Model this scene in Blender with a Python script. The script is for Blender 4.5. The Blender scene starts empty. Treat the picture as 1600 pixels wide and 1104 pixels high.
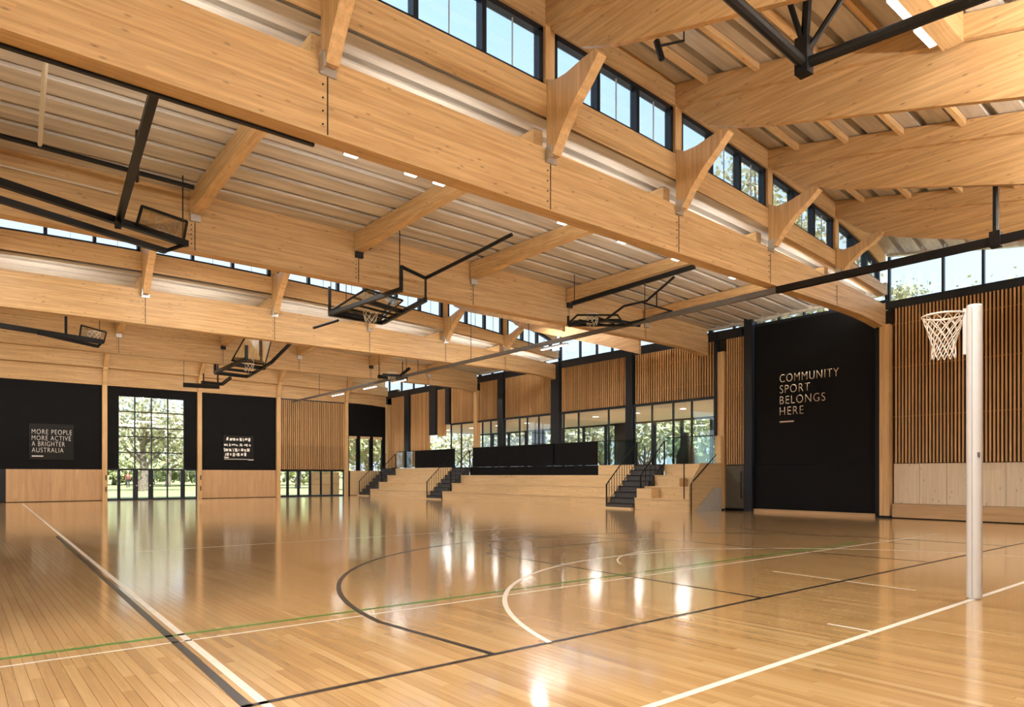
import bpy, math, random
from mathutils import Vector, Matrix
random.seed(7)
R = random.Random(11)
sc = bpy.context.scene
COL = sc.collection

# ------------------------------------------------------------------ camera
FPX, HOR, HC = 1067.0, 742.0, 1.31
TH = math.radians(39.29)
S_, C_ = math.sin(TH), math.cos(TH)
cam_d = bpy.data.cameras.new('camera')
cam_d.lens = 36.0 * FPX / 1600.0
cam_d.sensor_width = 36.0
cam_d.shift_y = (HOR - 552.0) / 1600.0
cam_d.clip_start, cam_d.clip_end = 0.05, 600
cam = bpy.data.objects.new('camera', cam_d)
cam.location = (0, 0, HC)
cam.rotation_euler = (math.radians(90), 0, -TH)
COL.objects.link(cam)
sc.camera = cam
sc.view_settings.view_transform = 'Standard'
sc.view_settings.look = 'None'
sc.view_settings.gamma = 1
sc.view_settings.exposure = 0.28
sc.cycles.adaptive_threshold = 0.03
sc.view_settings.use_curve_mapping = False
sc.cycles.max_bounces = 8
sc.cycles.diffuse_bounces = 4
sc.cycles.glossy_bounces = 3
sc.cycles.transparent_max_bounces = 16
sc.cycles.sample_clamp_indirect = 6.0

# ------------------------------------------------------------------ world
SKY = 2.05
w = bpy.data.worlds.new('sky'); sc.world = w
w.use_nodes = True
nt = w.node_tree; nt.nodes.clear()
o = nt.nodes.new('ShaderNodeOutputWorld'); bg = nt.nodes.new('ShaderNodeBackground')
tc = nt.nodes.new('ShaderNodeTexCoord'); sx = nt.nodes.new('ShaderNodeSeparateXYZ')
rp = nt.nodes.new('ShaderNodeValToRGB'); nz = nt.nodes.new('ShaderNodeTexNoise')
mx = nt.nodes.new('ShaderNodeMixRGB'); mr = nt.nodes.new('ShaderNodeMapRange')
rp.color_ramp.elements[0].position = 0.0; rp.color_ramp.elements[0].color = (0.50, 0.60, 0.68, 1)
rp.color_ramp.elements[1].position = 0.65; rp.color_ramp.elements[1].color = (0.28, 0.46, 0.68, 1)
nz.inputs['Scale'].default_value = 2.2; nz.inputs['Detail'].default_value = 5
mr.inputs['From Min'].default_value = 0.45; mr.inputs['From Max'].default_value = 0.75
mr.inputs['To Max'].default_value = 0.7
nt.links.new(tc.outputs['Generated'], sx.inputs[0]); nt.links.new(sx.outputs['Z'], rp.inputs[0])
nt.links.new(tc.outputs['Generated'], nz.inputs['Vector']); nt.links.new(nz.outputs['Fac'], mr.inputs['Value'])
nt.links.new(mr.outputs[0], mx.inputs[0]); nt.links.new(rp.outputs[0], mx.inputs[1])
mx.inputs[2].default_value = (0.46, 0.52, 0.56, 1)
nt.links.new(mx.outputs[0], bg.inputs[0]); bg.inputs[1].default_value = SKY
nt.links.new(bg.outputs[0], o.inputs[0])

# ------------------------------------------------------------------ sun
sd = bpy.data.lights.new('sun', 'SUN'); sd.energy = 11.0; sd.angle = math.radians(0.8)
sd.color = (1.0, 0.95, 0.86)
sun = bpy.data.objects.new('sun', sd); COL.objects.link(sun)
sun.location = (0, -30, 40)
sun.rotation_euler = (math.radians(42), 0, 0)          # shines towards +Y and down

LAMP = 1.0                                             # master level for the hall's lamps and the added fill lamps

# ------------------------------------------------------------------ geometry of the hall
XR, XL, YF, YB = 22.25, -11.25, 40.5, -5.8
PITCH = 14.8
ODD = [-5.8, 9.0, 23.8]                                # beam lines below the roof lights
EVEN = [0.6, 15.4, 30.2]
RX = [-11.0, -7.4, -3.6, 0.2, 4.04, 8.25, 11.95, 15.6, 19.08, 22.1]
RXB = [-11.0, -7.4, -3.6, 0.2, 3.95, 7.72, 11.2, 14.9, 18.6, 22.1]
RXC = [-11.0, -7.2, -3.2, 0.7, 4.65, 8.72, 12.4, 15.9, 19.1, 22.1]
RXE = [-11.0, -7.2, -3.2, 0.9, 4.97, 8.86, 12.2, 15.8, 19.1, 22.1]
ORD = ['first', 'second', 'third', 'fourth', 'fifth', 'sixth', 'seventh', 'eighth', 'ninth', 'tenth']

def ray(px, py):
    t = (px - 800) / FPX; u = (HOR - py) / FPX
    return (S_ + C_ * t, C_ - S_ * t, u)
def onY(px, py, y): r = ray(px, py); k = y / r[1]; return Vector((k * r[0], y, HC + k * r[2]))
def onX(px, py, x): r = ray(px, py); k = x / r[0]; return Vector((x, k * r[1], HC + k * r[2]))
def onZ(px, py, z): r = ray(px, py); k = (z - HC) / r[2]; return Vector((k * r[0], k * r[1], z))
def wy(px): return onX(px, 700, XR).y
def fx(px): return onY(px, 700, YF).x
def dh(x): return 0.0047 * (x - 5.5) ** 2
def ex(x): return 0.040 * max(0.0, x - 19.3) ** 2

# ------------------------------------------------------------------ materials
def new_mat(name):
    m = bpy.data.materials.new(name); m.use_nodes = True
    return m, m.node_tree, m.node_tree.nodes['Principled BSDF']
def plain(name, col, rough=0.5, metal=0.0, spec=0.5, noise=0.06, nscale=6.0):
    m, t, b = new_mat(name)
    b.inputs['Roughness'].default_value = rough; b.inputs['Metallic'].default_value = metal
    b.inputs['Specular IOR Level'].default_value = spec
    g = t.nodes.new('ShaderNodeNewGeometry'); n = t.nodes.new('ShaderNodeTexNoise'); r = t.nodes.new('ShaderNodeValToRGB')
    n.inputs['Scale'].default_value = nscale; n.inputs['Detail'].default_value = 3
    t.links.new(g.outputs['Position'], n.inputs['Vector']); t.links.new(n.outputs['Fac'], r.inputs[0])
    r.color_ramp.elements[0].position = 0.3; r.color_ramp.elements[1].position = 0.7
    r.color_ramp.elements[0].color = tuple(c * (1 - noise) for c in col) + (1,)
    r.color_ramp.elements[1].color = tuple(min(1, c * (1 + noise)) for c in col) + (1,)
    t.links.new(r.outputs[0], b.inputs['Base Color'])
    return m
def wood(name, axis, dark, light, rough=0.45, lam=0.045, lamax='z', lamamt=0.10, knots=True, objrand=0.0, spec=0.3):
    """timber with the grain along the world axis `axis` and glued laminations across `lamax`"""
    m, t, b = new_mat(name); N = t.nodes; L = t.links
    b.inputs['Roughness'].default_value = rough; b.inputs['Specular IOR Level'].default_value = spec
    g = N.new('ShaderNodeNewGeometry'); mp = N.new('ShaderNodeMapping')
    k = {'x': 0, 'y': 1, 'z': 2}
    s = [13.0] * 3; s[k[axis]] = 0.55; mp.inputs['Scale'].default_value = s
    n = N.new('ShaderNodeTexNoise'); n.inputs['Scale'].default_value = 1.6; n.inputs['Detail'].default_value = 5
    n.inputs['Roughness'].default_value = 0.62
    L.new(g.outputs['Position'], mp.inputs[0]); L.new(mp.outputs[0], n.inputs['Vector'])
    r = N.new('ShaderNodeValToRGB'); r.color_ramp.elements[0].position = 0.28; r.color_ramp.elements[1].position = 0.72
    r.color_ramp.elements[0].color = dark + (1,); r.color_ramp.elements[1].color = light + (1,)
    L.new(n.outputs['Fac'], r.inputs[0])
    # laminations: one tone for every layer and board length
    sp = N.new('ShaderNodeSeparateXYZ'); L.new(g.outputs['Position'], sp.inputs[0])
    fl = N.new('ShaderNodeMath'); fl.operation = 'DIVIDE'; fl.inputs[1].default_value = lam
    L.new(sp.outputs[lamax.upper()], fl.inputs[0])
    f2 = N.new('ShaderNodeMath'); f2.operation = 'FLOOR'; L.new(fl.outputs[0], f2.inputs[0])
    a1 = N.new('ShaderNodeMath'); a1.operation = 'MULTIPLY_ADD'; a1.inputs[1].default_value = 1.37; L.new(f2.outputs[0], a1.inputs[0])
    a0 = N.new('ShaderNodeMath'); a0.operation = 'DIVIDE'; a0.inputs[1].default_value = 2.6
    L.new(sp.outputs[axis.upper()], a0.inputs[0]); L.new(a0.outputs[0], a1.inputs[2])
    a2 = N.new('ShaderNodeMath'); a2.operation = 'FLOOR'; L.new(a1.outputs[0], a2.inputs[0])
    cb = N.new('ShaderNodeCombineXYZ'); L.new(f2.outputs[0], cb.inputs[0]); L.new(a2.outputs[0], cb.inputs[1])
    wn = N.new('ShaderNodeTexWhiteNoise'); L.new(cb.outputs[0], wn.inputs['Vector'])
    m1 = N.new('ShaderNodeMapRange'); m1.inputs['To Min'].default_value = 1 - lamamt; m1.inputs['To Max'].default_value = 1 + lamamt
    L.new(wn.outputs['Value'], m1.inputs['Value'])
    last = m1.outputs[0]
    if objrand:
        oi = N.new('ShaderNodeObjectInfo'); m2 = N.new('ShaderNodeMapRange')
        m2.inputs['To Min'].default_value = 1 - objrand; m2.inputs['To Max'].default_value = 1 + objrand
        L.new(oi.outputs['Random'], m2.inputs['Value'])
        mm = N.new('ShaderNodeMath'); mm.operation = 'MULTIPLY'; L.new(last, mm.inputs[0]); L.new(m2.outputs[0], mm.inputs[1]); last = mm.outputs[0]
    if knots:
        mk = N.new('ShaderNodeMapping'); s2 = [9.0] * 3; s2[k[axis]] = 3.0; mk.inputs['Scale'].default_value = s2
        vo = N.new('ShaderNodeTexVoronoi'); vo.inputs['Scale'].default_value = 0.9
        L.new(g.outputs['Position'], mk.inputs[0]); L.new(mk.outputs[0], vo.inputs['Vector'])
        kr = N.new('ShaderNodeMapRange'); kr.inputs['From Min'].default_value = 0.05; kr.inputs['From Max'].default_value = 0.16
        kr.inputs['To Min'].default_value = 0.55; kr.inputs['To Max'].default_value = 1.0
        L.new(vo.outputs['Distance'], kr.inputs['Value'])
        mm = N.new('ShaderNodeMath'); mm.operation = 'MULTIPLY'; L.new(last, mm.inputs[0]); L.new(kr.outputs[0], mm.inputs[1]); last = mm.outputs[0]
    vm = N.new('ShaderNodeVectorMath'); vm.operation = 'SCALE'
    L.new(r.outputs[0], vm.inputs[0]); L.new(last, vm.inputs['Scale']); L.new(vm.outputs[0], b.inputs['Base Color'])
    return m
def emis(name, col, strength):
    m, t, b = new_mat(name)
    b.inputs['Base Color'].default_value = (0.8, 0.8, 0.8, 1)
    b.inputs['Emission Color'].default_value = col + (1,); b.inputs['Emission Strength'].default_value = strength
    return m
def glass(name, tint=(0.97, 0.99, 1.0), refl=0.09):
    m = bpy.data.materials.new(name); m.use_nodes = True; t = m.node_tree; t.nodes.clear()
    o = t.nodes.new('ShaderNodeOutputMaterial'); a = t.nodes.new('ShaderNodeBsdfTransparent'); g = t.nodes.new('ShaderNodeBsdfGlossy')
    x = t.nodes.new('ShaderNodeMixShader'); lw = t.nodes.new('ShaderNodeLayerWeight'); mrr = t.nodes.new('ShaderNodeMapRange')
    lw.inputs['Blend'].default_value = 0.35
    mrr.inputs['To Min'].default_value = refl * 0.5; mrr.inputs['To Max'].default_value = min(1, refl * 4)
    t.links.new(lw.outputs['Facing'], mrr.inputs['Value'])
    a.inputs[0].default_value = tint + (1,); g.inputs['Roughness'].default_value = 0.02
    t.links.new(mrr.outputs[0], x.inputs[0]); t.links.new(a.outputs[0], x.inputs[1]); t.links.new(g.outputs[0], x.inputs[2])
    t.links.new(x.outputs[0], o.inputs[0])
    return m

WD, WL = (0.45, 0.272, 0.118), (0.67, 0.452, 0.232)
M = {}
M['beam'] = wood('glulam_along', 'x', WD, WL)
M['rib'] = wood('glulam_across', 'y', WD, WL)
M['post'] = wood('glulam_upright', 'z', (0.53, 0.325, 0.145), (0.70, 0.47, 0.245), lamax='y', knots=False)
M['pale'] = wood('pale_plywood', 'y', (0.60, 0.42, 0.22), (0.75, 0.56, 0.33), lam=0.4, lamamt=0.05)
M['palex'] = wood('pale_plywood_end', 'x', (0.60, 0.42, 0.22), (0.75, 0.56, 0.33), lam=0.4, lamamt=0.05)
M['ply'] = wood('whitewashed_plywood', 'z', (0.60, 0.50, 0.36), (0.74, 0.64, 0.49), lam=0.5, lamax='y', lamamt=0.06, objrand=0.05)
M['dado'] = wood('dado_timber', 'y', (0.42, 0.27, 0.14), (0.56, 0.38, 0.21), lam=0.3, lamamt=0.05, knots=False)
M['wains'] = wood('wainscot_timber', 'z', (0.47, 0.29, 0.15), (0.60, 0.39, 0.22), lam=0.14, lamax='x', lamamt=0.07, knots=False)
M['slat'] = wood('slat_timber', 'z', (0.46, 0.26, 0.11), (0.60, 0.36, 0.17), lam=0.11, lamax='y', lamamt=0.10, knots=False, objrand=0.14)
M['black'] = plain('black_panel', (0.007, 0.007, 0.008), 0.65, spec=0.10, noise=0.10, nscale=2)
M['steel'] = plain('black_steel', (0.008, 0.008, 0.009), 0.45, 0.0, spec=0.22)
M['frame'] = plain('window_frame_charcoal', (0.014, 0.018, 0.026), 0.35, 0.0, spec=0.3)
M['zinc'] = plain('zinc_bracket', (0.50, 0.49, 0.47), 0.4, 0.8)
M['grey'] = plain('grey_steel', (0.16, 0.15, 0.15), 0.45, 0.4)
M['batten'] = plain('batten_timber', (0.20, 0.105, 0.045), 0.7)
M['backing'] = plain('dark_backing', (0.030, 0.020, 0.013), 0.8)
M['white'] = plain('white_padding', (0.66, 0.65, 0.645), 0.45, noise=0.02)
M['net'] = plain('net_cord', (0.80, 0.74, 0.66), 0.8)
M['treads'] = plain('charcoal_treads', (0.055, 0.055, 0.058), 0.7)
M['letter'] = plain('beige_lettering', (0.62, 0.50, 0.38), 0.5, noise=0.02)
M['letterw'] = plain('white_lettering', (0.85, 0.84, 0.80), 0.5, noise=0.02)
M['ceil'] = plain('white_plaster', (0.78, 0.77, 0.74), 0.7, noise=0.02)
M['wallpaint'] = plain('wall_paint', (0.62, 0.56, 0.47), 0.7, noise=0.03)
M['door'] = plain('olive_door', (0.085, 0.078, 0.060), 0.45, noise=0.08)
M['greypanel'] = plain('pale_grey_panel', (0.50, 0.49, 0.45), 0.6)
M['curtain'] = plain('dark_curtain', (0.040, 0.038, 0.038), 0.85)
M['glass'] = glass('window_glass')
M['bglass'] = glass('balustrade_glass', (0.86, 0.94, 0.92), 0.10)
M['board_glass'] = glass('backboard_acrylic', (0.95, 0.94, 0.90), 0.55)
M['lamp'] = emis('lamp_diffuser', (1.0, 0.95, 0.88), 4.0)
M['spot'] = emis('downlight_diffuser', (1.0, 0.95, 0.85), 5.0)
M['lw'] = plain('white_line_paint', (0.80, 0.74, 0.64), 0.22, noise=0.04)
M['lk'] = plain('black_line_paint', (0.012, 0.011, 0.010), 0.28, spec=0.35, noise=0.1)
M['lg'] = plain('green_line_paint', (0.025, 0.25, 0.03), 0.22, noise=0.1)
M['grass'] = plain('sunlit_grass', (0.36, 0.36, 0.15), 0.9, noise=0.3, nscale=0.5)
M['path'] = plain('pale_path', (0.55, 0.52, 0.46), 0.9, noise=0.08)
M['bark'] = plain('grey_bark', (0.17, 0.14, 0.11), 0.9, noise=0.3)
M['slabm'] = plain('subfloor', (0.10, 0.055, 0.022), 0.8)

def deck_mat():
    m, t, b = new_mat('galvanised_deck'); N = t.nodes; L = t.links
    b.inputs['Metallic'].default_value = 0.15; b.inputs['Roughness'].default_value = 0.5
    g = N.new('ShaderNodeNewGeometry'); mp = N.new('ShaderNodeMapping'); mp.inputs['Scale'].default_value = (0.35, 3.5, 3.5)
    n = N.new('ShaderNodeTexNoise'); n.inputs['Scale'].default_value = 1.8; n.inputs['Detail'].default_value = 4
    r = N.new('ShaderNodeValToRGB'); r.color_ramp.elements[0].position = 0.3; r.color_ramp.elements[1].position = 0.72
    r.color_ramp.elements[0].color = (0.42, 0.385, 0.34, 1); r.color_ramp.elements[1].color = (0.68, 0.63, 0.55, 1)
    L.new(g.outputs['Position'], mp.inputs[0]); L.new(mp.outputs[0], n.inputs['Vector']); L.new(n.outputs['Fac'], r.inputs[0])
    L.new(r.outputs[0], b.inputs['Base Color'])
    return m
M['deck'] = deck_mat()
def floor_mat():
    m, t, b = new_mat('polished_floorboards'); N = t.nodes; L = t.links
    b.inputs['Roughness'].default_value = 0.24
    b.inputs['Coat Weight'].default_value = 1.0; b.inputs['Coat Roughness'].default_value = 0.11; b.inputs['Coat IOR'].default_value = 1.6
    g = N.new('ShaderNodeNewGeometry'); mp = N.new('ShaderNodeMapping'); mp.inputs['Scale'].default_value = (22, 0.9, 1)
    n = N.new('ShaderNodeTexNoise'); n.inputs['Scale'].default_value = 1.5; n.inputs['Detail'].default_value = 4
    L.new(g.outputs['Position'], mp.inputs[0]); L.new(mp.outputs[0], n.inputs['Vector'])
    at = N.new('ShaderNodeAttribute'); at.attribute_name = 'tone'
    oi = N.new('ShaderNodeObjectInfo')
    ad = N.new('ShaderNodeMath'); ad.operation = 'ADD'; L.new(at.outputs['Fac'], ad.inputs[0]); L.new(oi.outputs['Random'], ad.inputs[1])
    fr = N.new('ShaderNodeMath'); fr.operation = 'FRACT'; L.new(ad.outputs[0], fr.inputs[0])
    r = N.new('ShaderNodeValToRGB'); e = r.color_ramp.elements
    e[0].position = 0; e[0].color = (0.44, 0.25, 0.095, 1); e[1].position = 1; e[1].color = (0.65, 0.43, 0.19, 1)
    x = e.new(0.12); x.color = (0.51, 0.30, 0.115, 1); x = e.new(0.7); x.color = (0.60, 0.37, 0.15, 1)
    L.new(fr.outputs[0], r.inputs[0])
    mrr = N.new('ShaderNodeMapRange'); mrr.inputs['From Min'].default_value = 0.25; mrr.inputs['From Max'].default_value = 0.75
    mrr.inputs['To Min'].default_value = 0.86; mrr.inputs['To Max'].default_value = 1.10
    L.new(n.outputs['Fac'], mrr.inputs['Value'])
    vm = N.new('ShaderNodeVectorMath'); vm.operation = 'SCALE'; L.new(r.outputs[0], vm.inputs[0]); L.new(mrr.outputs[0], vm.inputs['Scale'])
    L.new(vm.outputs[0], b.inputs['Base Color'])
    return m
M['floor'] = floor_mat()
def leaf_mat(name, a, c):
    m, t, b = new_mat(name); N = t.nodes; L = t.links
    g = N.new('ShaderNodeNewGeometry'); r = N.new('ShaderNodeValToRGB')
    r.color_ramp.elements[0].color = a + (1,); r.color_ramp.elements[1].color = c + (1,)
    L.new(g.outputs['Random Per Island'], r.inputs[0]); L.new(r.outputs[0], b.inputs['Base Color'])
    b.inputs['Roughness'].default_value = 0.7
    return m
M['leaf'] = leaf_mat('gum_leaves', (0.26, 0.26, 0.15), (0.60, 0.58, 0.40))
M['leafd'] = leaf_mat('dark_leaves', (0.24, 0.28, 0.13), (0.55, 0.57, 0.32))

# ------------------------------------------------------------------ mesh helpers
class MB:
    """collects shapes, then links them as ONE mesh object"""
    def __init__(s): s.v = []; s.f = []
    def add(s, vs, fs):
        n = len(s.v); s.v += [tuple(p) for p in vs]; s.f += [tuple(i + n for i in q) for q in fs]; return s
    def box(s, a, b):
        x0, x1 = sorted((a[0], b[0])); y0, y1 = sorted((a[1], b[1])); z0, z1 = sorted((a[2], b[2]))
        return s.add([(x0, y0, z0), (x1, y0, z0), (x1, y1, z0), (x0, y1, z0), (x0, y0, z1), (x1, y0, z1), (x1, y1, z1), (x0, y1, z1)],
                     [(0, 3, 2, 1), (4, 5, 6, 7), (0, 1, 5, 4), (1, 2, 6, 5), (2, 3, 7, 6), (3, 0, 4, 7)])
    def prism_x(s, poly, x0, x1, xs=None):      # poly of (y, z)
        n = len(poly)
        vs = [(x0, p[0], p[1]) for p in poly] + [(x1, p[0], p[1]) for p in poly]
        fs = [tuple(range(n))[::-1], tuple(range(n, 2 * n))] + [(i, (i + 1) % n, n + (i + 1) % n, n + i) for i in range(n)]
        return s.add(vs, fs)
    def prism_y(s, poly, y0, y1):               # poly of (x, z)
        n = len(poly)
        vs = [(p[0], y0, p[1]) for p in poly] + [(p[0], y1, p[1]) for p in poly]
        fs = [tuple(range(n)), tuple(range(n, 2 * n))[::-1]] + [(i, n + i, n + (i + 1) % n, (i + 1) % n) for i in range(n)]
        return s.add(vs, fs)
    def strip_y(s, xs, zb, zt, y0, y1):         # a long member along x with curved bottom and top
        n = len(xs); vs = []
        for x in xs: vs += [(x, y0, zb(x)), (x, y1, zb(x)), (x, y1, zt(x)), (x, y0, zt(x))]
        fs = [(0, 1, 2, 3), tuple(4 * (n - 1) + i for i in (3, 2, 1, 0))]
        for i in range(n - 1):
            a = 4 * i; b = a + 4
            for k in range(4): fs.append((a + k, b + k, b + (k + 1) % 4, a + (k + 1) % 4))
        return s.add(vs, fs)
    def strip_x(s, pts, xa, xb):                # a member along y: pts of (y, zb, zt), x centre may shift from xa to xb
        vs = []; n = len(pts)
        for y, x, hw, zb, zt in pts: vs += [(x - hw, y, zb), (x + hw, y, zb), (x + hw, y, zt), (x - hw, y, zt)]
        fs = [(0, 1, 2, 3), tuple(4 * (n - 1) + i for i in (3, 2, 1, 0))]
        for i in range(n - 1):
            a = 4 * i; b = a + 4
            for k in range(4): fs.append((a + (k + 1) % 4, b + (k + 1) % 4, b + k, a + k)[::-1])
        return s.add(vs, fs)
    def tube(s, pts, r, seg=8, square=False):
        pts = [Vector(p) for p in pts]; n = len(pts); vs = []; seg = 4 if square else seg
        for i, p in enumerate(pts):
            d = (pts[min(i + 1, n - 1)] - pts[max(i - 1, 0)]).normalized()
            up = Vector((0, 0, 1)) if abs(d.z) < 0.95 else Vector((1, 0, 0))
            a = d.cross(up).normalized(); b = a.cross(d).normalized()
            rr = r[i] if isinstance(r, (list, tuple)) else r
            for k in range(seg):
                t = 2 * math.pi * (k + (0.5 if square else 0)) / seg; q = rr * (1.414 if square else 1)
                vs.append(p + a * (q * math.cos(t)) + b * (q * math.sin(t)))
        fs = [tuple(range(seg))[::-1], tuple(range((n - 1) * seg, n * seg))]
        for i in range(n - 1):
            for k in range(seg): fs.append((i * seg + k, i * seg + (k + 1) % seg, (i + 1) * seg + (k + 1) % seg, (i + 1) * seg + k))
        return s.add(vs, fs)
    def mesh(s, name):
        me = bpy.data.meshes.new(name); me.from_pydata(s.v, [], s.f); me.update(); return me
    def build(s, name, mat, parent=None, smooth=False, fix=True):
        me = s.mesh(name); me.materials.append(mat)
        if fix:
            import bmesh
            bm = bmesh.new(); bm.from_mesh(me); bmesh.ops.recalc_face_normals(bm, faces=bm.faces); bm.to_mesh(me); bm.free()
        if smooth: me.polygons.foreach_set('use_smooth', [True] * len(me.polygons))
        return link(name, me, parent)
def link(name, me, parent=None):
    ob = bpy.data.objects.new(name, me); COL.objects.link(ob)
    if parent is not None:
        ob.parent = parent
        if parent.type == 'EMPTY' : ob.matrix_parent_inverse = Matrix.Translation(-Vector(parent.location))
    return ob
def empty(name, loc):
    e = bpy.data.objects.new(name, None); e.location = loc; e.empty_display_size = 0.2; COL.objects.link(e); return e
def tag(ob, label, cat, group=None, kind=None):
    ob['label'] = label; ob['category'] = cat
    if group: ob['group'] = group
    if kind: ob['kind'] = kind
    return ob
def struct(ob, label=None, cat=None):
    ob['kind'] = 'structure'
    if label: ob['label'] = label
    if cat: ob['category'] = cat
    return ob
def B(name, a, b, mat, parent=None): return MB().box(a, b).build(name, mat, parent, fix=False)

# ================================================================== FLOOR
fl = B('floor', (XL, YB, -0.30), (XR, YF, -0.008), M['slabm']); struct(fl, 'polished timber strip floor of the sports hall', 'floor')
BW = 0.068
LENS = [1.05, 1.35, 1.65, 1.95]
def board_shape(x0, x1, y0, y1):
    g = 0.0005; e = 0.0012
    return ([(x0 + g, y0 + g, -0.006), (x1 - g, y0 + g, -0.006), (x1 - g, y1 - g, -0.006), (x0 + g, y1 - g, -0.006),
             (x0 + e, y0 + e, 0), (x1 - e, y0 + e, 0), (x1 - e, y1 - e, 0), (x0 + e, y1 - e, 0)],
            [(4, 5, 6, 7), (0, 1, 5, 4), (1, 2, 6, 5), (2, 3, 7, 6), (3, 0, 4, 7)])
boards = []
nrow = int((XR - XL) / BW)
for i in range(nrow + 1):
    x0 = XL + i * BW; x1 = min(XR, x0 + BW)
    if x1 - x0 < 0.02: continue
    y = YB - R.random() * 1.5
    while y < YF:
        l = R.choice(LENS); boards.append((x0, x1, max(y, YB), min(y + l, YF), l if (y >= YB and y + l <= YF and x1 - x0 > BW - 1e-4) else None)); y += l
def in_view(b):
    if b[4] is None: return None
    x = (b[0] + b[1]) / 2; best = None
    for k in (0.1, 0.3, 0.5, 0.7, 0.9):
        y = b[2] + (b[3] - b[2]) * k; d = S_ * x + C_ * y; r = C_ * x - S_ * y
        if d < 0.5: continue
        px = 800 + FPX * r / d; py = HOR + FPX * HC / d
        if 0 < px < 1600 and py < 1104: best = d if best is None else min(best, d)
    return best
vis = sorted([(in_view(b), i) for i, b in enumerate(boards) if in_view(b) is not None])[:298]
near = set(i for _, i in vis)
bmesh_by_len = {}
for l in LENS:
    mb = MB(); mb.add(*board_shape(-BW / 2, BW / 2, 0, l)); me = mb.mesh('floorboard'); me.materials.append(M['floor']); bmesh_by_len[l] = me
mb = MB(); tones = []
for i, b in enumerate(boards):
    if i in near:
        ob = link('floorboard', bmesh_by_len[b[4]], fl); ob.location = ((b[0] + b[1]) / 2, b[2], 0)
    else:
        if b[3] - b[2] < 0.02: continue
        mb.add(*board_shape(*b[:4])); tones += [R.random()] * 5
me = mb.mesh('floorboards'); me.materials.append(M['floor'])
at = me.attributes.new('tone', 'FLOAT', 'FACE'); at.data.foreach_set('value', tones)
fb = link('floorboards', me, fl); fb['kind'] = 'stuff'

# court markings: thin paint on the boards
ZL = 0.0012
def flat(name, quads, mat, label, z=ZL):
    vs, fs = [], []
    for q in quads:
        n = len(vs); vs += [(p[0], p[1], z) for p in q]; fs.append(tuple(range(n, n + len(q))))
    me = bpy.data.meshes.new(name); me.from_pydata(vs, [], fs); me.update(); me.materials.append(mat)
    return tag(link(name, me), label, 'court line')
def seg(a, b, wd):
    a = Vector(a); b = Vector(b); d = (b - a).normalized(); n = Vector((-d.y, d.x)) * wd / 2
    return [a - n, b - n, b + n, a + n]
def arc(c, r, a0, a1, wd, n=64):
    out = []
    for i in range(n):
        t0 = math.radians(a0 + (a1 - a0) * i / n); t1 = math.radians(a0 + (a1 - a0) * (i + 1) / n)
        p = lambda t, rr: (c[0] + rr * math.cos(t), c[1] + rr * math.sin(t))
        out.append([p(t0, r - wd / 2), p(t0, r + wd / 2), p(t1, r + wd / 2), p(t1, r - wd / 2)])
    return out
flat('court_line', [seg((1.29, 3.93), (1.72, 17.5), 0.06)], M['lk'], 'thick black sideline at the left, running beside a white line')
flat('court_line', [seg((1.38, 3.80), (2.47, 38.9), 0.055)], M['lw'], 'white sideline at the left, running to the far wall')
flat('court_line', [seg((1.26, 3.95), (16.7, 3.95), 0.05)], M['lk'], 'black baseline crossing the foreground from left to right')
flat('court_line', [seg((-4.0, 2.50), (16.0, 2.50), 0.055)], M['lw'], 'white goal line through the foot of the white post')
flat('court_line', [seg((-4.0, 6.10), (13.6, 6.00), 0.06)], M['lg'], 'thin green line crossing the court')
flat('court_line', [seg((-4.0, 5.83), (17.0, 5.77), 0.035)], M['lw'], 'thin white line just in front of the green line')
BC = (9.0, 4.9)
flat('court_line', [seg((3.06, 3.95), (2.95, 5.42), 0.055)] + arc(BC, 6.08, 175, 5, 0.055, 96) + [seg((15.05, 5.42), (15.1, 3.95), 0.055)], M['lk'],
     'large black three-point arc curving over the court', ZL + 0.0004)
flat('court_line', arc((8.38, 2.5), 4.98, 3, 163, 0.05, 90), M['lw'], 'white goal circle curving in front of the white post', ZL + 0.0002)
flat('court_line', [seg((6.68, 3.95), (6.95, 9.2), 0.045), seg((11.4, 3.95), (11.2, 9.2), 0.045), seg((6.95, 9.2), (11.2, 9.2), 0.045)] + arc((9.05, 9.2), 1.6, 0, 180, 0.04, 40), M['lk'],
     'black keyway rectangle with a rounded end inside the large arc', ZL + 0.0003)
flat('court_line', [seg((8.65, 4.95), (8.46, 3.1), 0.035)], M['lw'], 'short white centre mark crossing the black baseline')
flat('court_line', [seg((5.97, 2.90), (5.96, 2.53), 0.04)], M['lw'], 'tiny white tick touching the white goal line')
flat('court_line', arc((9.3, 5.6), 2.05, 35, 145, 0.03, 24), M['lw'], 'faint thin white arc inside the black keyway')
flat('court_line', [seg((2.4, 13.1), (13.5, 13.1), 0.04)], M['lw'], 'faint white line across the court beyond the black arc')
flat('court_line', [seg((15.3, 10.4), (14.0, 5.2), 0.03)], M['lk'], 'thin dark line on the floor in front of the black wall')

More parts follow.
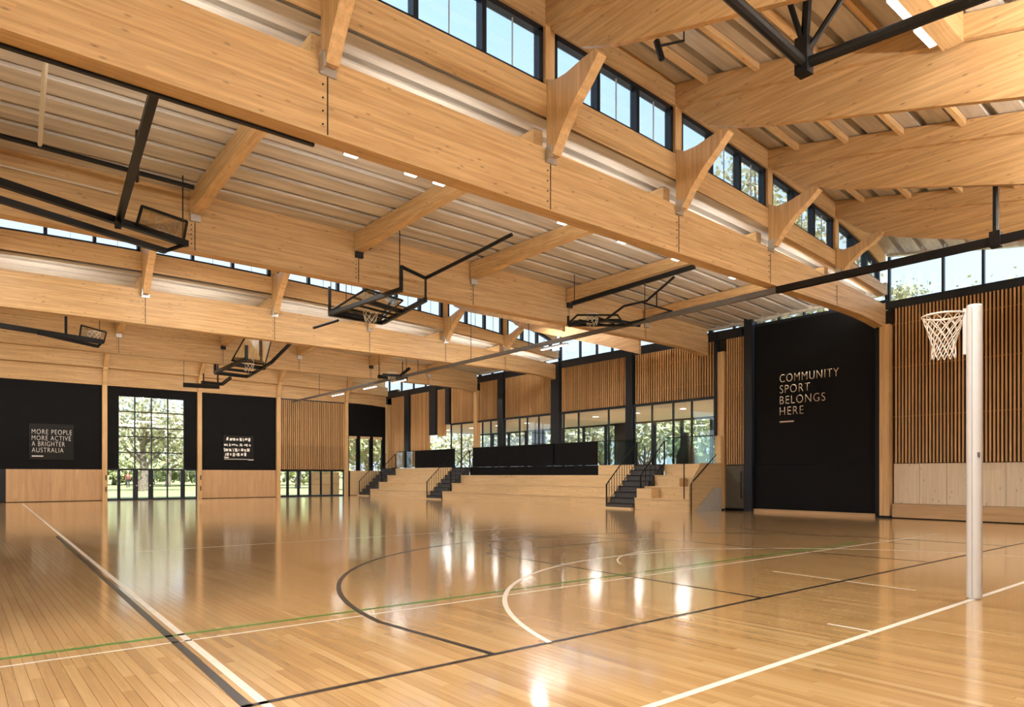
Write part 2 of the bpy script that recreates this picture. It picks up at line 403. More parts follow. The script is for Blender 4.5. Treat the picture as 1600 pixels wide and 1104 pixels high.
# ================================================================== ROOF
def c_(a, b, t): return a + (b - a) * t
def roof_z(x, y):
    y0 = max(v for v in ODD if v <= y + 1e-6); ym = y0 + 6.4; y1 = y0 + PITCH
    q = dh(x); mid = 7.65 if y0 < 0 else 7.26
    if y <= ym:
        t = (y - y0) / (ym - y0); return c_(7.62, mid, t) - q * c_(0.5, 0.30 if y0 > 0 else 0.55, t)
    t = (y - ym) / (y1 - ym); return c_(mid, 9.80, t) - q * c_(0.30 if y0 > 0 else 0.55, 1.0, t) - ex(x) * (t if y0 > 0 else 0.5 + 0.5 * t)
XS = [XL + (XR - XL) * i / 24 for i in range(25)]
def deck(y0, y1, label):
    # trapezoid sheet with ribs running along x; built as a closed sheet with a little thickness
    ys = []; p = 0.60; y = y0
    while y < y1 - 0.02:
        for dy, up in ((0.0, 0), (0.43, 0), (0.45, 0.15), (0.58, 0.15)):
            if y + dy < y1 - 0.01: ys.append((y + dy, up))
        y += p
    ys.append((y1, 0))
    vs, fs = [], []
    n = len(XS)
    for lay in (0, 0.06):
        for yy, up in ys:
            for x in XS: vs.append((x, yy, roof_z(x, min(yy, y1 - 1e-4)) + up + lay))
    m = len(ys)
    for k in range(m - 1):
        for i in range(n - 1):
            a = k * n + i; fs.append((a, a + n, a + n + 1, a + 1)); a += m * n; fs.append((a, a + 1, a + n + 1, a + n))
    me = bpy.data.meshes.new('ceiling'); me.from_pydata(vs, [], fs); me.update(); me.materials.append(M['deck'])
    return struct(link('ceiling', me), label, 'ceiling')
deck(-5.8, 9.0, 'corrugated metal roof deck above the near bay')
deck(9.0, 23.8, 'corrugated metal roof deck above the middle bay')
deck(23.8, 40.5, 'corrugated metal roof deck above the far bay')

for n_, (ya_, yb_) in enumerate(((-5.8, 9.0), (9.0, 23.8), (23.8, 40.5))):
    pts_ = [(ya_ + (yb_ - ya_) * k / 20, XR + 0.13, 0.10, roof_z(XR, min(ya_ + (yb_ - ya_) * k / 20, yb_ - 1e-4)) - 0.07, roof_z(XR, min(ya_ + (yb_ - ya_) * k / 20, yb_ - 1e-4)) + 0.30) for k in range(21)]
    struct(MB().strip_x(pts_, 0, 0).build('trim_%d' % (5 + n_), M['deck']), 'roof edge closure above the side glazing of the %s bay' % ('near', 'middle', 'far')[n_], 'trim')
def near_line(i): return ['', 'nearest', 'second', 'third'][i]
# main beams ----------------------------------------------------------------
BT = 0.30
def haunch(x): return 6.03 - 0.16 * max(0, (x - 20.0) / 2.2) ** 1.6
def main_beam(y, ztop, name, label, xs_splice):
    e = empty(name, (5.5, y, 6.03)); tag(e, label, 'beam', 'main glulam beams')
    xs = [XL + (XR - XL) * i / 40 for i in range(41)]
    MB().strip_y(xs, haunch, ztop, y, y + BT).build('glulam', M['beam'], e)
    for x in xs_splice:
        if x < 1 or x > 21: continue
        zt = ztop(x)
        sj = MB().box((x - 0.008, y - 0.006, haunch(x) + 0.02), (x + 0.008, y + 0.01, zt - 0.14)).build('splice_joint', M['steel'], e, fix=False)
        mbb = MB()
        for k in range(5):
            z = haunch(x) + 0.15 + k * (zt - haunch(x) - 0.35) / 4
            mbb.tube([(x - 0.07, y - 0.012, z), (x - 0.07, y + 0.01, z)], 0.013, 6)
        mbb.build('bolts', M['steel'], sj)['kind'] = 'stuff'
    return e
ODDL = ['', 'deep glulam beam nearest the camera, sweeping across the top of the picture',
        'deep glulam beam under the second row of roof windows']
EVENL = ['', 'second deep glulam beam from the camera, below the arched ribs', 'deep glulam beam nearest the far wall, fourth from the camera']
for i, y in enumerate(ODD):
    if i == 0:
        main_beam(y + 0.02, lambda x: 7.12 - 0.43 * dh(x), 'main_beam', 'deep glulam beam on the wall behind the camera', [])
        continue
    main_beam(y, lambda x: 7.12 - 0.43 * dh(x), 'main_beam', ODDL[i], [RX, RX, RXC][i])
for i, y in enumerate(EVEN):
    e = main_beam(y, lambda x: 6.78 - 0.12 * dh(x), 'main_beam', EVENL[i] or 'deep glulam beam directly above the camera', [RX, RXB, RXE][i])
    MB().strip_y(XS, lambda x: 6.784 - 0.12 * dh(x), lambda x, y=y: min(7.27 - 0.30 * dh(x), roof_z(x, y + 0.1) - 0.005), y + 0.03, y + BT - 0.02).build('top_plate', M['beam'], e)

# upstand beams, roof windows and headers above the odd lines -----------------
nwin = 0
def window_row(y, xs, label_pre, where, idx):
    global nwin
    zb = lambda x: 7.68 - 0.62 * dh(x); zs = lambda x: 8.27 - 0.85 * dh(x); zh = lambda x: 9.32 - 1.02 * dh(x) - ex(x)
    xa = [XL + (XR - XL) * i / 40 for i in range(41)]
    ub = MB().strip_y(xa, zb, zs, y, y + 0.26).build('upstand_beam', M['beam'])
    tag(ub, 'timber sill beam directly under the %s row of roof windows' % where, 'beam', 'sill beams')
    hb = MB().strip_y(xa, zh, lambda x: 9.83 - dh(x) - ex(x), y, y + 0.26).build('header_beam', M['beam'])
    tag(hb, 'timber header beam directly above the %s row of roof windows' % where, 'beam', 'header beams')
    for i in range(len(xs) - 1):
        x0, x1 = xs[i] + 0.14, xs[i + 1] - 0.13
        if x1 < -8: continue
        nwin += 1
        e = empty('window_%d' % nwin, ((x0 + x1) / 2, y + 0.1, zs((x0 + x1) / 2)))
        struct(e, '%s row roof window of three panes, %s from the right wall' % (where, ORD[len(xs) - 2 - i]), 'window')
        xx = [x0 + (x1 - x0) * k / 6 for k in range(7)]
        fr = MB()
        fr.strip_y(xx, zs, lambda x: zs(x) + 0.07, y + 0.05, y + 0.20)
        fr.strip_y(xx, lambda x: zh(x) - 0.10, zh, y + 0.05, y + 0.20)
        fr.box((x0, y + 0.05, zs(x0) + 0.02), (x0 + 0.08, y + 0.20, zh(x0) - 0.03)); fr.box((x1 - 0.09, y + 0.05, zs(x1) + 0.02), (x1, y + 0.20, zh(x1) - 0.03))
        fr.build('window_frame', M['frame'], e)
        for k in (1, 2):
            xm = x0 + (x1 - x0) * k / 3
            B('mullion', (xm - 0.045, y + 0.04, zs(xm) + 0.03), (xm + 0.045, y + 0.21, zh(xm) - 0.05), M['frame'], e)
            xq = xm + (x1 - x0) / 6
            B('glazing_joint', (xq - 0.004, y + 0.10, zs(xq) + 0.04), (xq + 0.006, y + 0.13, zh(xq) - 0.06), M['greypanel'], e)
        for k in range(3):
            a = x0 + (x1 - x0) * k / 3 + 0.03; b = x0 + (x1 - x0) * (k + 1) / 3 - 0.03
            MB().strip_y([a, (a + b) / 2, b], lambda x: zs(x) + 0.04, lambda x: zh(x) - 0.06, y + 0.11, y + 0.12).build('pane', M['glass'], e)
window_row(9.0, RX, '', 'near', 0)
window_row(23.8, RXC, '', 'second', 1)

# roof ribs of the rising slopes: rafter + deep haunch + gusset + bracket ------
HP = [(9.0, 9.28), (8.25, 8.62), (7.5, 8.30), (6.9, 8.10), (5.2, 7.60), (3.0, 6.95), (0.92, 6.30)]
def rising_rib(x, xb, y1, label):
    """x: position at the roof window line y1, xb: position at the beam 8.4 m nearer"""
    yo = y1 - 9.0; y0 = y1 - 8.05
    e = empty('roof_rib', (x, y1 - 0.2, 7.0)); tag(e, label, 'rib', 'sloping roof ribs')
    xat = lambda y: xb + (x - xb) * (y - (y1 - 8.4)) / 8.4
    q = dh(x)
    ra = []
    for k in range(9):
        y = y1 - 0.005 + (y0 - y1) * k / 8
        ra.append((y, xat(y), 0.12, roof_z(xat(y), y - 1e-4) - 0.46 + 0.10 * k / 8, roof_z(xat(y), y - 1e-4) - 0.012))
    MB().strip_x(ra, 0, 0).build('rafter', M['rib'], e)
    hs = []
    for yy, zz in HP:
        y = yy + yo; xc = xat(y) + 0.05
        top = roof_z(xat(y), y - 1e-4) - 0.40
        bot = zz - q * 0.85
        if yo > 0: bot -= 0.0
        hs.append((min(y, y1 - 0.02), xc, 0.055, min(bot, top - 0.03), top))
    MB().strip_x(hs, 0, 0).build('haunch', M['rib'], e)
    gp = [(9.0, 6.98, .1), (8.84, 6.96, .1), (8.62, 7.30, .2), (8.33, 7.66, .35), (8.02, 7.95, .5), (7.74, 8.24, .6), (7.80, 8.33, .6), (8.10, 8.31, .7), (8.5, 8.25, .8), (8.78, 8.26, .85), (8.99, 8.36, .85)]
    MB().prism_x([(a + yo - 0.002, b - c * q) for a, b, c in gp], x - 0.10, x + 0.10).build('gusset', M['post'], e)
    B('post', (x - 0.11, y1 + 0.005, 8.27 - 0.85 * q), (x + 0.11, y1 + 0.22, 9.32 - 1.02 * q), M['post'], e)
    br = MB().box((x - 0.12, y1 - 0.035, 6.86 - .1 * q), (x + 0.12, y1 - 0.003, 7.0 - .1 * q)).box((x - 0.13, y1 - 0.17, 6.90 - .1 * q), (x - 0.10, y1 - 0.01, 7.12 - .1 * q))
    br.build('bracket', M['zinc'], e, fix=False)
def label_from_right(k, xs): return ORD[len(xs) - 1 - k]
for k, x in enumerate(RX):
    if x > 22 or x < -4: continue
    rising_rib(x, x, 9.0, 'sloping timber rib and gusset at the near roof windows, %s from the right wall' % ORD[8 - k])
for k, x in enumerate(RXC):
    if x > 22 or x < 0: continue
    rising_rib(x, RXB[k], 23.8, 'sloping timber rib and gusset at the second roof windows, %s from the right wall' % ORD[8 - k])
# arched ribs of the low roof ---------------------------------------------------
AR = [(9.30, 6.98), (9.8, 7.06), (10.6, 7.11), (11.6, 7.10), (12.8, 7.03), (14.0, 6.94), (15.39, 6.80)]
def low_rib(x, xb, y0, label):
    e = empty('arched_rib', (xb, y0 + 6.3, 6.8)); tag(e, label, 'rib', 'arched ribs of the low roof')
    pts = []
    for yy, zz in AR:
        y = yy - 9.0 + y0; xc = x + (xb - x) * (y - y0) / 6.4
        pts.append((y, xc, 0.11, zz - dh(xc) * 0.28, roof_z(xc, y) - 0.012))
    MB().strip_x(pts, 0, 0).build('arch', M['rib'], e)
    zq = 6.80 - dh(xb) * 0.28
    MB().box((xb - 0.10, y0 + 6.33, zq - 0.15), (xb + 0.10, y0 + 6.397, zq - 0.003)).build('hanger', M['steel'] if k % 2 else M['zinc'], e, fix=False)
for k in range(len(RX)):
    if RX[k] > -4 and RX[k] < 22: low_rib(RX[k], RXB[k], 9.0, 'arched timber rib between the two nearest beams, %s from the right wall' % ORD[8 - k])
for k in range(len(RX)):
    if RXC[k] > 0 and RX[k] < 22: low_rib(RXC[k], RXE[k], 23.8, 'arched timber rib between the two farther beams, %s from the right wall' % ORD[8 - k])
# purlins under the high slopes --------------------------------------------------
for n, y in enumerate((8.2, 7.05, 5.9, 4.75)):
    xs = XS[1:-1]
    p = MB().strip_y(xs, lambda x: roof_z(x, y) - 0.14, lambda x: roof_z(x, y) - 0.012, y, y + 0.09).build('purlin', M['beam'])
    tag(p, 'thin timber purlin under the near sloping roof deck, %s from the roof windows' % ORD[n], 'purlin', 'thin purlins')
# the steel edge rail under the nearest beam
tag(B('edge_rail', (-8, 9.302, 5.995), (3.98, 9.36, 6.04), M['steel']), 'black steel rail along the underside of the nearest beam', 'rail')

# ================================================================== LAMPS
def area(name, loc, rot, sx, sy, power, col=(1.0, 0.95, 0.87), parent=None):
    d = bpy.data.lights.new(name, 'AREA'); d.shape = 'RECTANGLE'; d.size = sx; d.size_y = sy; d.energy = power * LAMP; d.color = col
    ob = bpy.data.objects.new(name, d); COL.objects.link(ob); ob.location = loc; ob.rotation_euler = rot
    if parent is not None: ob.parent = parent; ob.matrix_parent_inverse = Matrix.Translation(-Vector(parent.location))
    return ob
def batten(loc, length, along, power, label, group, tilt=0.0, mat='lamp', light=True):
    """LED batten: housing + diffuser facing down, with its own light"""
    x, y, z = loc; e = empty('linear_lamp', (x, y, z)); tag(e, label, 'lamp', group)
    hx, hy = (length / 2, 0.06) if along == 'x' else (0.06, length / 2)
    ho = B('housing', (x - hx, y - hy, z + 0.02), (x + hx, y + hy, z + 0.075), M['zinc'], e)
    B('diffuser', (x - hx + 0.02, y - hy + 0.012, z), (x + hx - 0.02, y + hy - 0.012, z + 0.02), M[mat], ho)
    if light: area('lamp_light', (x, y, z - 0.012), (tilt, 0, 0), 2 * hx * 0.95, 2 * hy * 0.9, power, parent=e)
    return e
# battens behind the main beams, hung just off the far faces
for j, px in enumerate((545, 638, 682, 874, 967, 1051, 1140)):
    p = onY(px, 0, 9.45)
    batten((p.x, 9.362, 6.05), 0.24, 'x', 3, 'short lit lamp peeping below the nearest beam, %s from the left' % ORD[j], 'lamps behind the nearest beam')
for j, x in enumerate((-6, 0.5, 6.0, 11.5, 17.0)):  # added fill lamps, to brighten the middle of the hall
    batten((x, 20.2, roof_z(x, 20.2) - 0.62), 2.4, 'x', 240, 'added long fill lamp under the middle sloping roof, %s from the left' % ORD[j], 'added fill lamps under the middle slope')
for j, x in enumerate((-6, 0.5, 6.0, 11.5, 17.0)):  # more fill lamps, added to brighten the far bay
    batten((x, 35.5, roof_z(x, 35.5) - 0.9), 2.4, 'x', 190, 'added long fill lamp under the far sloping roof, %s from the left' % ORD[j], 'added fill lamps under the far slope')
for j, x in enumerate((-8, -3, 2.0, 6.0, 14.0, 18.0)):  # fill lamps added for the near floor and walls
    batten((x, 1.6, roof_z(x, 1.6) - 0.62), 2.4, 'x', 330, 'added long fill lamp under the near sloping roof, %s from the left' % ORD[j], 'added fill lamps under the near slope')

# hidden fill lights added behind the main beams to brighten the roof
def trough(x, yface, z, UP, tilt, label):
    e = empty('fill_trough', (x, yface + 0.12, z)); tag(e, label, 'lamp', 'added fill troughs behind the beams')
    tr = B('tray', (x - 1.2, yface + 0.005, z - 0.04), (x + 1.2, yface + 0.24, z), M['zinc'], e)
    B('diffuser', (x - 1.18, yface + 0.02, z), (x + 1.18, yface + 0.22, z + 0.02), M['lamp'], tr)
    area('fill_trough_light', (x, yface + 0.12, z + 0.03), (math.radians(tilt), 0, 0), 2.3, 0.18, UP, parent=e)
for row, (yb, zz, nm) in enumerate(((0.9, 6.45, 'the beam above the camera'), (9.3, 6.27, 'the nearest beam'), (15.7, 6.40, 'the second beam'), (24.1, 6.27, 'the third beam'), (30.5, 6.40, 'the fourth beam'))):
    for j, x in enumerate((-8.6, -3.4, 2.0, 6.1, 10.1, 13.8, 17.4, 20.6)):
        trough(x, yb, zz, (430, 70, 140, 60, 130)[row], (160, 116, 160, 116, 160)[row], 'added hidden fill trough behind %s, %s from the left' % (nm, ORD[j]))

# the lit purlin at the upper right
pl = onX(1495, 80, 12.0)
e = empty('lamp_beam', (10.2, pl.y, pl.z)); tag(e, 'short timber cross beam carrying a lit linear lamp at the upper right', 'beam')
MB().strip_y([8.36, 10.0, 11.84], lambda x: pl.z + (12 - x) * 0.03, lambda x: pl.z + 0.52 + (12 - x) * 0.03, pl.y - 0.14, pl.y + 0.14).build('timber', M['beam'], e)
for a, b in ((11.05, 11.70), (10.1, 10.95), (8.7, 9.95)):
    q = pl.z + (12 - (a + b) / 2) * 0.03
    l = batten(((a + b) / 2, pl.y + 0.22, q + 0.03), b - a, 'x', 8, light=False, label='lit linear lamp on the side of the timber cross beam, %s' % ('nearest the deep rib' if a > 11 else 'middle one' if a > 10 else 'farthest from the deep rib'), group='lamps on the cross beam')

# ================================================================== RIGHT WALL (plane x = XR)
wr = B('wall_right', (XR + 0.14, YB, -0.05), (XR + 0.34, 14.75, 6.40), M['backing']); struct(wr, 'right wall of the hall, dark behind its cladding', 'wall')
struct(B('trim_2', (XR - 0.02, YB, 6.41), (XR + 0.36, 9.0, 6.64), M['frame']), 'dark sill band above the tall slat screen', 'trim')
struct(B('trim_3', (XR + 0.02, 9.0, 6.625), (XR + 0.36, YF, 6.72), M['frame']), 'thin dark capping under the side glazing', 'trim')
struct(B('trim_4', (XR - 0.0, 14.0, 6.36), (XR + 0.36, YF, 6.62), M['frame']), 'dark sill band above the gallery screens', 'trim')
# dado and plywood panels
for k in range(20):
    y1 = 8.78 - k * 0.72; y0 = y1 - 0.71
    if y0 < YB: break
    B('plywood_panel', (XR + 0.05, y0, 0.45), (XR + 0.14, y1, 1.66), M['ply'], wr)
B('dado_board', (XR - 0.10, YB, 0.03), (XR + 0.14, 8.78, 0.44), M['dado'], wr)
B('shadow_gap', (XR - 0.04, YB, 0.0), (XR + 0.14, 8.78, 0.03), M['black'], wr)
SLAT_P = 0.094
def slat_mesh(wd, dp, h):
    mb = MB(); mb.box((-dp / 2, -wd / 2, 0), (dp / 2, wd / 2, h)); me = mb.mesh('slat'); me.materials.append(M['slat']); return me
def screen(y0, y1, z0, z1, label, pitch=SLAT_P, x=XR + 0.03, wd=0.042, rails=(0.3, 0.62, 0.9)):
    e = empty('slat_screen', (x, (y0 + y1) / 2, z0)); tag(e, label, 'screen', 'timber slat screens')
    me = slat_mesh(wd, 0.045, z1 - z0); n = int((y1 - y0) / pitch); off = ((y1 - y0) - (n - 1) * pitch) / 2
    for i in range(n):
        ob = link('slat', me, e); ob.location = (x, y0 + off + i * pitch, z0)
    for r in rails:
        z = z0 + (z1 - z0) * r
        B('batten', (x + 0.04, y0, z - 0.018), (x + 0.075, y1, z + 0.018), M['batten'], e)
    return e
screen(1.0, 8.80, 1.68, 6.40, 'tall timber slat screen behind the white goal post')
B('cladding_panel', (XR + 0.03, YB, 1.68), (XR + 0.14, 1.0, 6.40), M['dado'], wr)
screen(wy(1164), wy(1133), 1.70, 6.36, 'narrow timber slat screen above the olive door')
# olive door under the narrow screen
e = empty('door_1', (XR + 0.05, 14.3, 0)); struct(e, 'dark olive door under the narrow slat screen', 'door')
B('door_leaf', (XR + 0.04, wy(1164), 0.10), (XR + 0.10, wy(1133), 1.66), M['door'], e)
B('threshold', (XR + 0.0, wy(1164), 0.0), (XR + 0.12, wy(1133), 0.10), M['black'], e)
MB().tube([(XR + 0.0, 13.98, 0.45), (XR - 0.03, 13.98, 0.55), (XR - 0.03, 13.98, 1.35), (XR + 0.0, 13.98, 1.45)], 0.018).build('pull_handle', M['steel'], e)
# black wall with the slogan
e = empty('wall_black', (XR, 11.4, 0)); struct(e, 'big black wall panel carrying the slogan', 'wall')
ya, yb = wy(1368), wy(1178)
B('upper_panel', (XR + 0.02, ya, 1.68), (XR + 0.14, yb, 6.62), M['black'], e)
B('lower_panel', (XR + 0.0, ya, 0.12), (XR + 0.14, yb, 1.67), M['black'], e)
B('timber_kerb', (XR - 0.02, ya, 0.0), (XR + 0.14, yb, 0.11), M['dado'], e)
tag(B('steel_column', (XR - 0.12, wy(1177.5), 0), (XR + 0.13, wy(1165), 6.98), M['frame']), 'black steel column at the left edge of the slogan wall', 'column', 'steel columns')
tag(B('steel_column', (XR - 0.12, 9.12, 0), (XR + 0.13, wy(1370), 6.05), M['steel']), 'black steel column at the right edge of the slogan wall', 'column', 'steel columns')
def lettering(lines, loc, rot, mat, parent, capw=None, depth=0.006):
    out = []
    for (txt, width, cap, pos) in lines:
        cu = bpy.data.curves.new('lettering', 'FONT'); cu.body = txt; cu.size = 1.0; cu.extrude = 0.0; cu.space_character = 1.16; cu.offset = -0.014
        ob = bpy.data.objects.new('tmp', cu); COL.objects.link(ob)
        dg = bpy.context.evaluated_depsgraph_get(); me = bpy.data.meshes.new_from_object(ob.evaluated_get(dg))
        bpy.data.objects.remove(ob)
        xs = [v.co.x for v in me.vertices]; ys = [v.co.y for v in me.vertices]
        x0, x1, y1 = min(xs), max(xs), max(ys)
        for v in me.vertices:
            v.co = Vector(((v.co.x - x0) / (x1 - x0) * width, v.co.y / y1 * cap, 0))
        import bmesh
        bm = bmesh.new(); bm.from_mesh(me)
        r = bmesh.ops.extrude_face_region(bm, geom=bm.faces[:])
        bmesh.ops.translate(bm, verts=[g for g in r['geom'] if isinstance(g, bmesh.types.BMVert)], vec=(0, 0, depth))
        bmesh.ops.transform(bm, matrix=Matrix.Translation(pos) @ rot, verts=bm.verts)
        bmesh.ops.recalc_face_normals(bm, faces=bm.faces)
        bm.to_mesh(me); bm.free(); me.materials.clear(); me.materials.append(mat); me.name = 'lettering'
        out.append(link('lettering', me, parent))
    return out
RW = Matrix(((0, 0, -1, 0), (-1, 0, 0, 0), (0, 1, 0, 0), (0, 0, 0, 1)))     # text x -> -Y, text y -> Z, faces -X
ty = wy(1218)
e = empty('wall_slogan', (XR, ty, 3.1)); tag(e, 'beige wall lettering reading COMMUNITY SPORT BELONGS HERE on black', 'sign')
tw = ty - wy(1310)
lettering([('COMMUNITY', tw, 0.275, (XR + 0.018, ty, 4.53)), ('SPORT', ty - wy(1265), 0.275, (XR + 0.018, ty, 4.15)),
           ('BELONGS', ty - wy(1289), 0.275, (XR + 0.018, ty, 3.77)), ('HERE', ty - wy(1255), 0.275, (XR + 0.018, ty, 3.39))], None, RW, M['letter'], e)
B('underline', (XR + 0.010, wy(1240), 3.135), (XR + 0.02, ty, 3.185), M['letter'], e)

# glulam posts on the right wall
tag(B('glulam_post', (XR - 0.16, 8.84, 0.07), (XR + 0.14, 9.12, 5.93), M['post']), 'timber post under the end of the nearest beam, beside the slogan wall', 'post', 'timber posts')
tag(B('post_base', (XR - 0.19, 8.80, 0), (XR + 0.14, 9.125, 0.07), M['steel']), 'black steel foot of the timber post beside the slogan wall', 'post base')
e = empty('glulam_post', (XR, 14.85, 0)); tag(e, 'timber post at the end of the second beam, beside the seating', 'post', 'timber posts')
B('shaft', (XR - 0.02, 14.70, 0.06), (XR + 0.30, 14.98, 5.93), M['post'], e)
B('cap_block', (XR - 0.12, 14.76, 1.76), (XR - 0.02, 15.02, 2.78), M['pale'], e)
B('foot', (XR - 0.04, 14.70, 0.0), (XR + 0.30, 14.98, 0.06), M['black'], e)
tag(B('glulam_post', (XR - 0.10, wy(747) , 1.76), (XR + 0.16, wy(742), 5.95), M['post']), 'slim timber post at the head of the middle stair', 'post', 'timber posts')
tag(B('glulam_post', (XR - 0.14, YF - 0.55, 1.76), (XR + 0.16, YF - 0.25, 5.95), M['post']), 'timber post in the far right corner of the hall', 'post', 'timber posts')

# end-wall glazing above the right wall band
def side_window(y0, y1, zsill, mull, label):
    global nwin
    nwin += 1
    e = empty('window_%d' % nwin, (XR + 0.2, (y0 + y1) / 2, zsill)); struct(e, label, 'window')
    top = lambda y: roof_z(XR, min(max(y, YB), YF - 0.01)) - 0.01
    yy = [y0] + sorted(mull) + [y1]
    for a, b in zip(yy[:-1], yy[1:]):
        MB().add([(XR + 0.2, a, zsill), (XR + 0.2, b, zsill), (XR + 0.2, b, top(b - 1e-3)), (XR + 0.2, a, top(a + 1e-3)),
                  (XR + 0.212, a, zsill), (XR + 0.212, b, zsill), (XR + 0.212, b, top(b - 1e-3)), (XR + 0.212, a, top(a + 1e-3))],
                 [(0, 1, 2, 3), (7, 6, 5, 4), (0, 4, 5, 1), (1, 5, 6, 2), (2, 6, 7, 3), (3, 7, 4, 0)]).build('pane', M['glass'], e)
    for m in yy: B('mullion', (XR + 0.14, m - 0.03, zsill - 0.02), (XR + 0.26, m + 0.03, top(min(max(m, y0 + 0.01), y1 - 0.01)) - 0.005), M['frame'], e)
side_window(0.6, 8.97, 6.64, [wy(1470), wy(1533), 5.2, 3.8, 2.3], 'side glazing above the tall slat screen behind the goal post')
side_window(9.05, 15.35, 6.72, [9.9, 10.8, 11.7, 12.6, 13.5, 14.4], 'low strip of side glazing above the slogan wall')
side_window(15.45, 23.75, 6.63, [wy(1053), wy(1020), wy(985), wy(952), wy(928), wy(902)], 'tall side glazing above the gallery screens nearest the slogan wall')
side_window(23.85, 30.15, 6.72, [24.9, 25.95, 27.0, 28.05, 29.1], 'low strip of side glazing above the middle gallery screens')
side_window(30.25, 40.3, 6.63, [31.6, 33.0, 34.4, 35.8, 37.2, 38.7], 'side glazing above the gallery screens nearest the far wall')

# gallery screens between dark columns
def px_screen(pa, pb, label, z0=4.30, z1=6.36, pitch=0.118):
    screen(wy(pb), wy(pa), z0, z1, label, pitch=pitch, rails=(0.25, 0.75), wd=0.05)
px_screen(991, 1117, 'hanging slat screen above the gallery nearest the slogan wall')
px_screen(876, 979, 'hanging slat screen above the gallery, second from the slogan wall')
px_screen(788, 862, 'hanging slat screen above the gallery, third from the slogan wall')
px_screen(749, 779, 'hanging slat screen just right of the slim timber post')
px_screen(704, 741, 'hanging slat screen just left of the slim timber post')
px_screen(683, 697, 'narrow hanging slat screen between two dark pilasters', z0=3.6)
px_screen(641, 672, 'tall slat screen reaching the gallery floor, right of the corner', z0=1.80, pitch=0.12)
px_screen(611, 633, 'tall slat screen in the far corner of the gallery', z0=1.80, pitch=0.12)
for pa, pb, zb, lb in ((1117.5, 1121, 2.8, 'dark column beside the end of the second beam'), (979.5, 990, 1.76, 'dark column between the two nearest gallery screens'),
                   (862.5, 875.5, 1.76, 'broad dark column under the third deep beam'), (779.5, 787.5, 1.76, 'dark column left of the third gallery screen'),
                   (697.5, 703.5, 4.25, 'short dark pilaster left of the slim timber post'), (672.5, 682.5, 3.7, 'dark pilaster right of the tall corner screens'),
                   (633.5, 640.5, 1.76, 'dark column between the two tall corner screens')):
    tag(B('steel_column', (XR - 0.10, wy(pb), zb), (XR + 0.14, wy(pa), 6.62), M['frame']), lb, 'column', 'steel columns')
B('wall_gallery_front', (XR + 0.145, 13.9, 4.28), (XR + 0.22, YF, 6.62), M['backing'])['kind'] = 'structure'
B('wall_corner', (XR + 0.145, 39.2, 0.0), (XR + 0.36, YF + 0.2, 6.9), M['backing'])['kind'] = 'structure'
gw = B('trim_1', (XR - 0.03, wy(1117), 4.19), (XR + 0.10, wy(704), 4.29), M['frame']); struct(gw, 'dark head trim above the gallery glass', 'trim')
# gallery glazing
def gallery_glass(pxs, label):
    global nwin
    nwin += 1
    e = empty('window_%d' % nwin, (XR + 0.05, wy(sum(pxs) / len(pxs)), 1.76)); struct(e, label, 'window')
    for a, b in zip(pxs[:-1], pxs[1:]):
        B('pane', (XR + 0.045, wy(b), 1.78), (XR + 0.055, wy(a), 4.19), M['glass'], e)
    for m in pxs: B('mullion', (XR + 0.01, wy(m) - 0.025, 1.76), (XR + 0.09, wy(m) + 0.025, 4.19), M['frame'], e)
gallery_glass([991, 1018, 1051, 1080, 1117], 'gallery glazing behind the stair nearest the slogan wall')
gallery_glass([876, 880, 903, 950, 979], 'gallery glazing left of the stair nearest the slogan wall')
gallery_glass([788, 811, 823, 841, 862], 'gallery glazing above the long black balustrade')
gallery_glass([753, 766, 779], 'gallery glazing just right of the slim timber post')
gallery_glass([704, 720, 741], 'gallery glazing just left of the slim timber post')

# ================================================================== GALLERY behind the wall
gf = B('gallery_floor', (XR - 0.20, 14.99, 1.50), (30.0, YF, 1.745), M['dado']); struct(gf, 'gallery floor behind the tiered seating', 'floor')
struct(B('ceiling', (XR + 0.36, 14.99, 4.30), (30.0, YF, 4.42), M['ceil']), 'white ceiling of the gallery with downlights', 'ceiling')
gb = empty('wall_gallery', (29.9, 28, 1.75)); struct(gb, 'back wall of the gallery with dark framed windows', 'wall')
ys = [15.0 + 25.5 * i / 14 for i in range(15)]
for i, (a, b) in enumerate(zip(ys[:-1], ys[1:])):
    B('mullion', (29.8, a - 0.06, 1.75), (29.95, a + 0.06, 4.25), M['frame'], gb)
    if i % 4 == 2: B('curtain', (29.6, a, 1.76), (29.75, a + 0.9, 4.25), M['curtain'], gb)
    B('pane', (29.86, a + 0.06, 1.80), (29.87, b - 0.06, 4.22), M['glass'], gb)
B('transom', (29.79, 15, 4.20), (29.96, YF, 4.30), M['frame'], gb)
B('sill', (29.8, 15, 1.745), (29.96, YF, 1.84), M['frame'], gb)
struct(B('wall_end', (XR + 0.36, 14.75, 0), (30.0, 14.98, 6.4), M['wallpaint']), 'end wall of the gallery', 'wall')
for i in range(9):
    y = 16.2 + i * 2.7
    e = empty('downlight', (25.4, y, 4.28)); tag(e, 'round gallery downlight, %s from the slogan wall' % ORD[i], 'lamp', 'gallery downlights')
    MB().tube([(25.4, y, 4.285), (25.4, y, 4.30)], 0.14, 14).build('diffuser', M['spot'], e)
    MB().tube([(25.4, y, 4.292), (25.4, y, 4.30)], 0.17, 14).build('bezel', M['white'], e)
    area('downlight_light', (25.4, y, 4.26), (0, 0, 0), 0.5, 0.5, 60, parent=e)
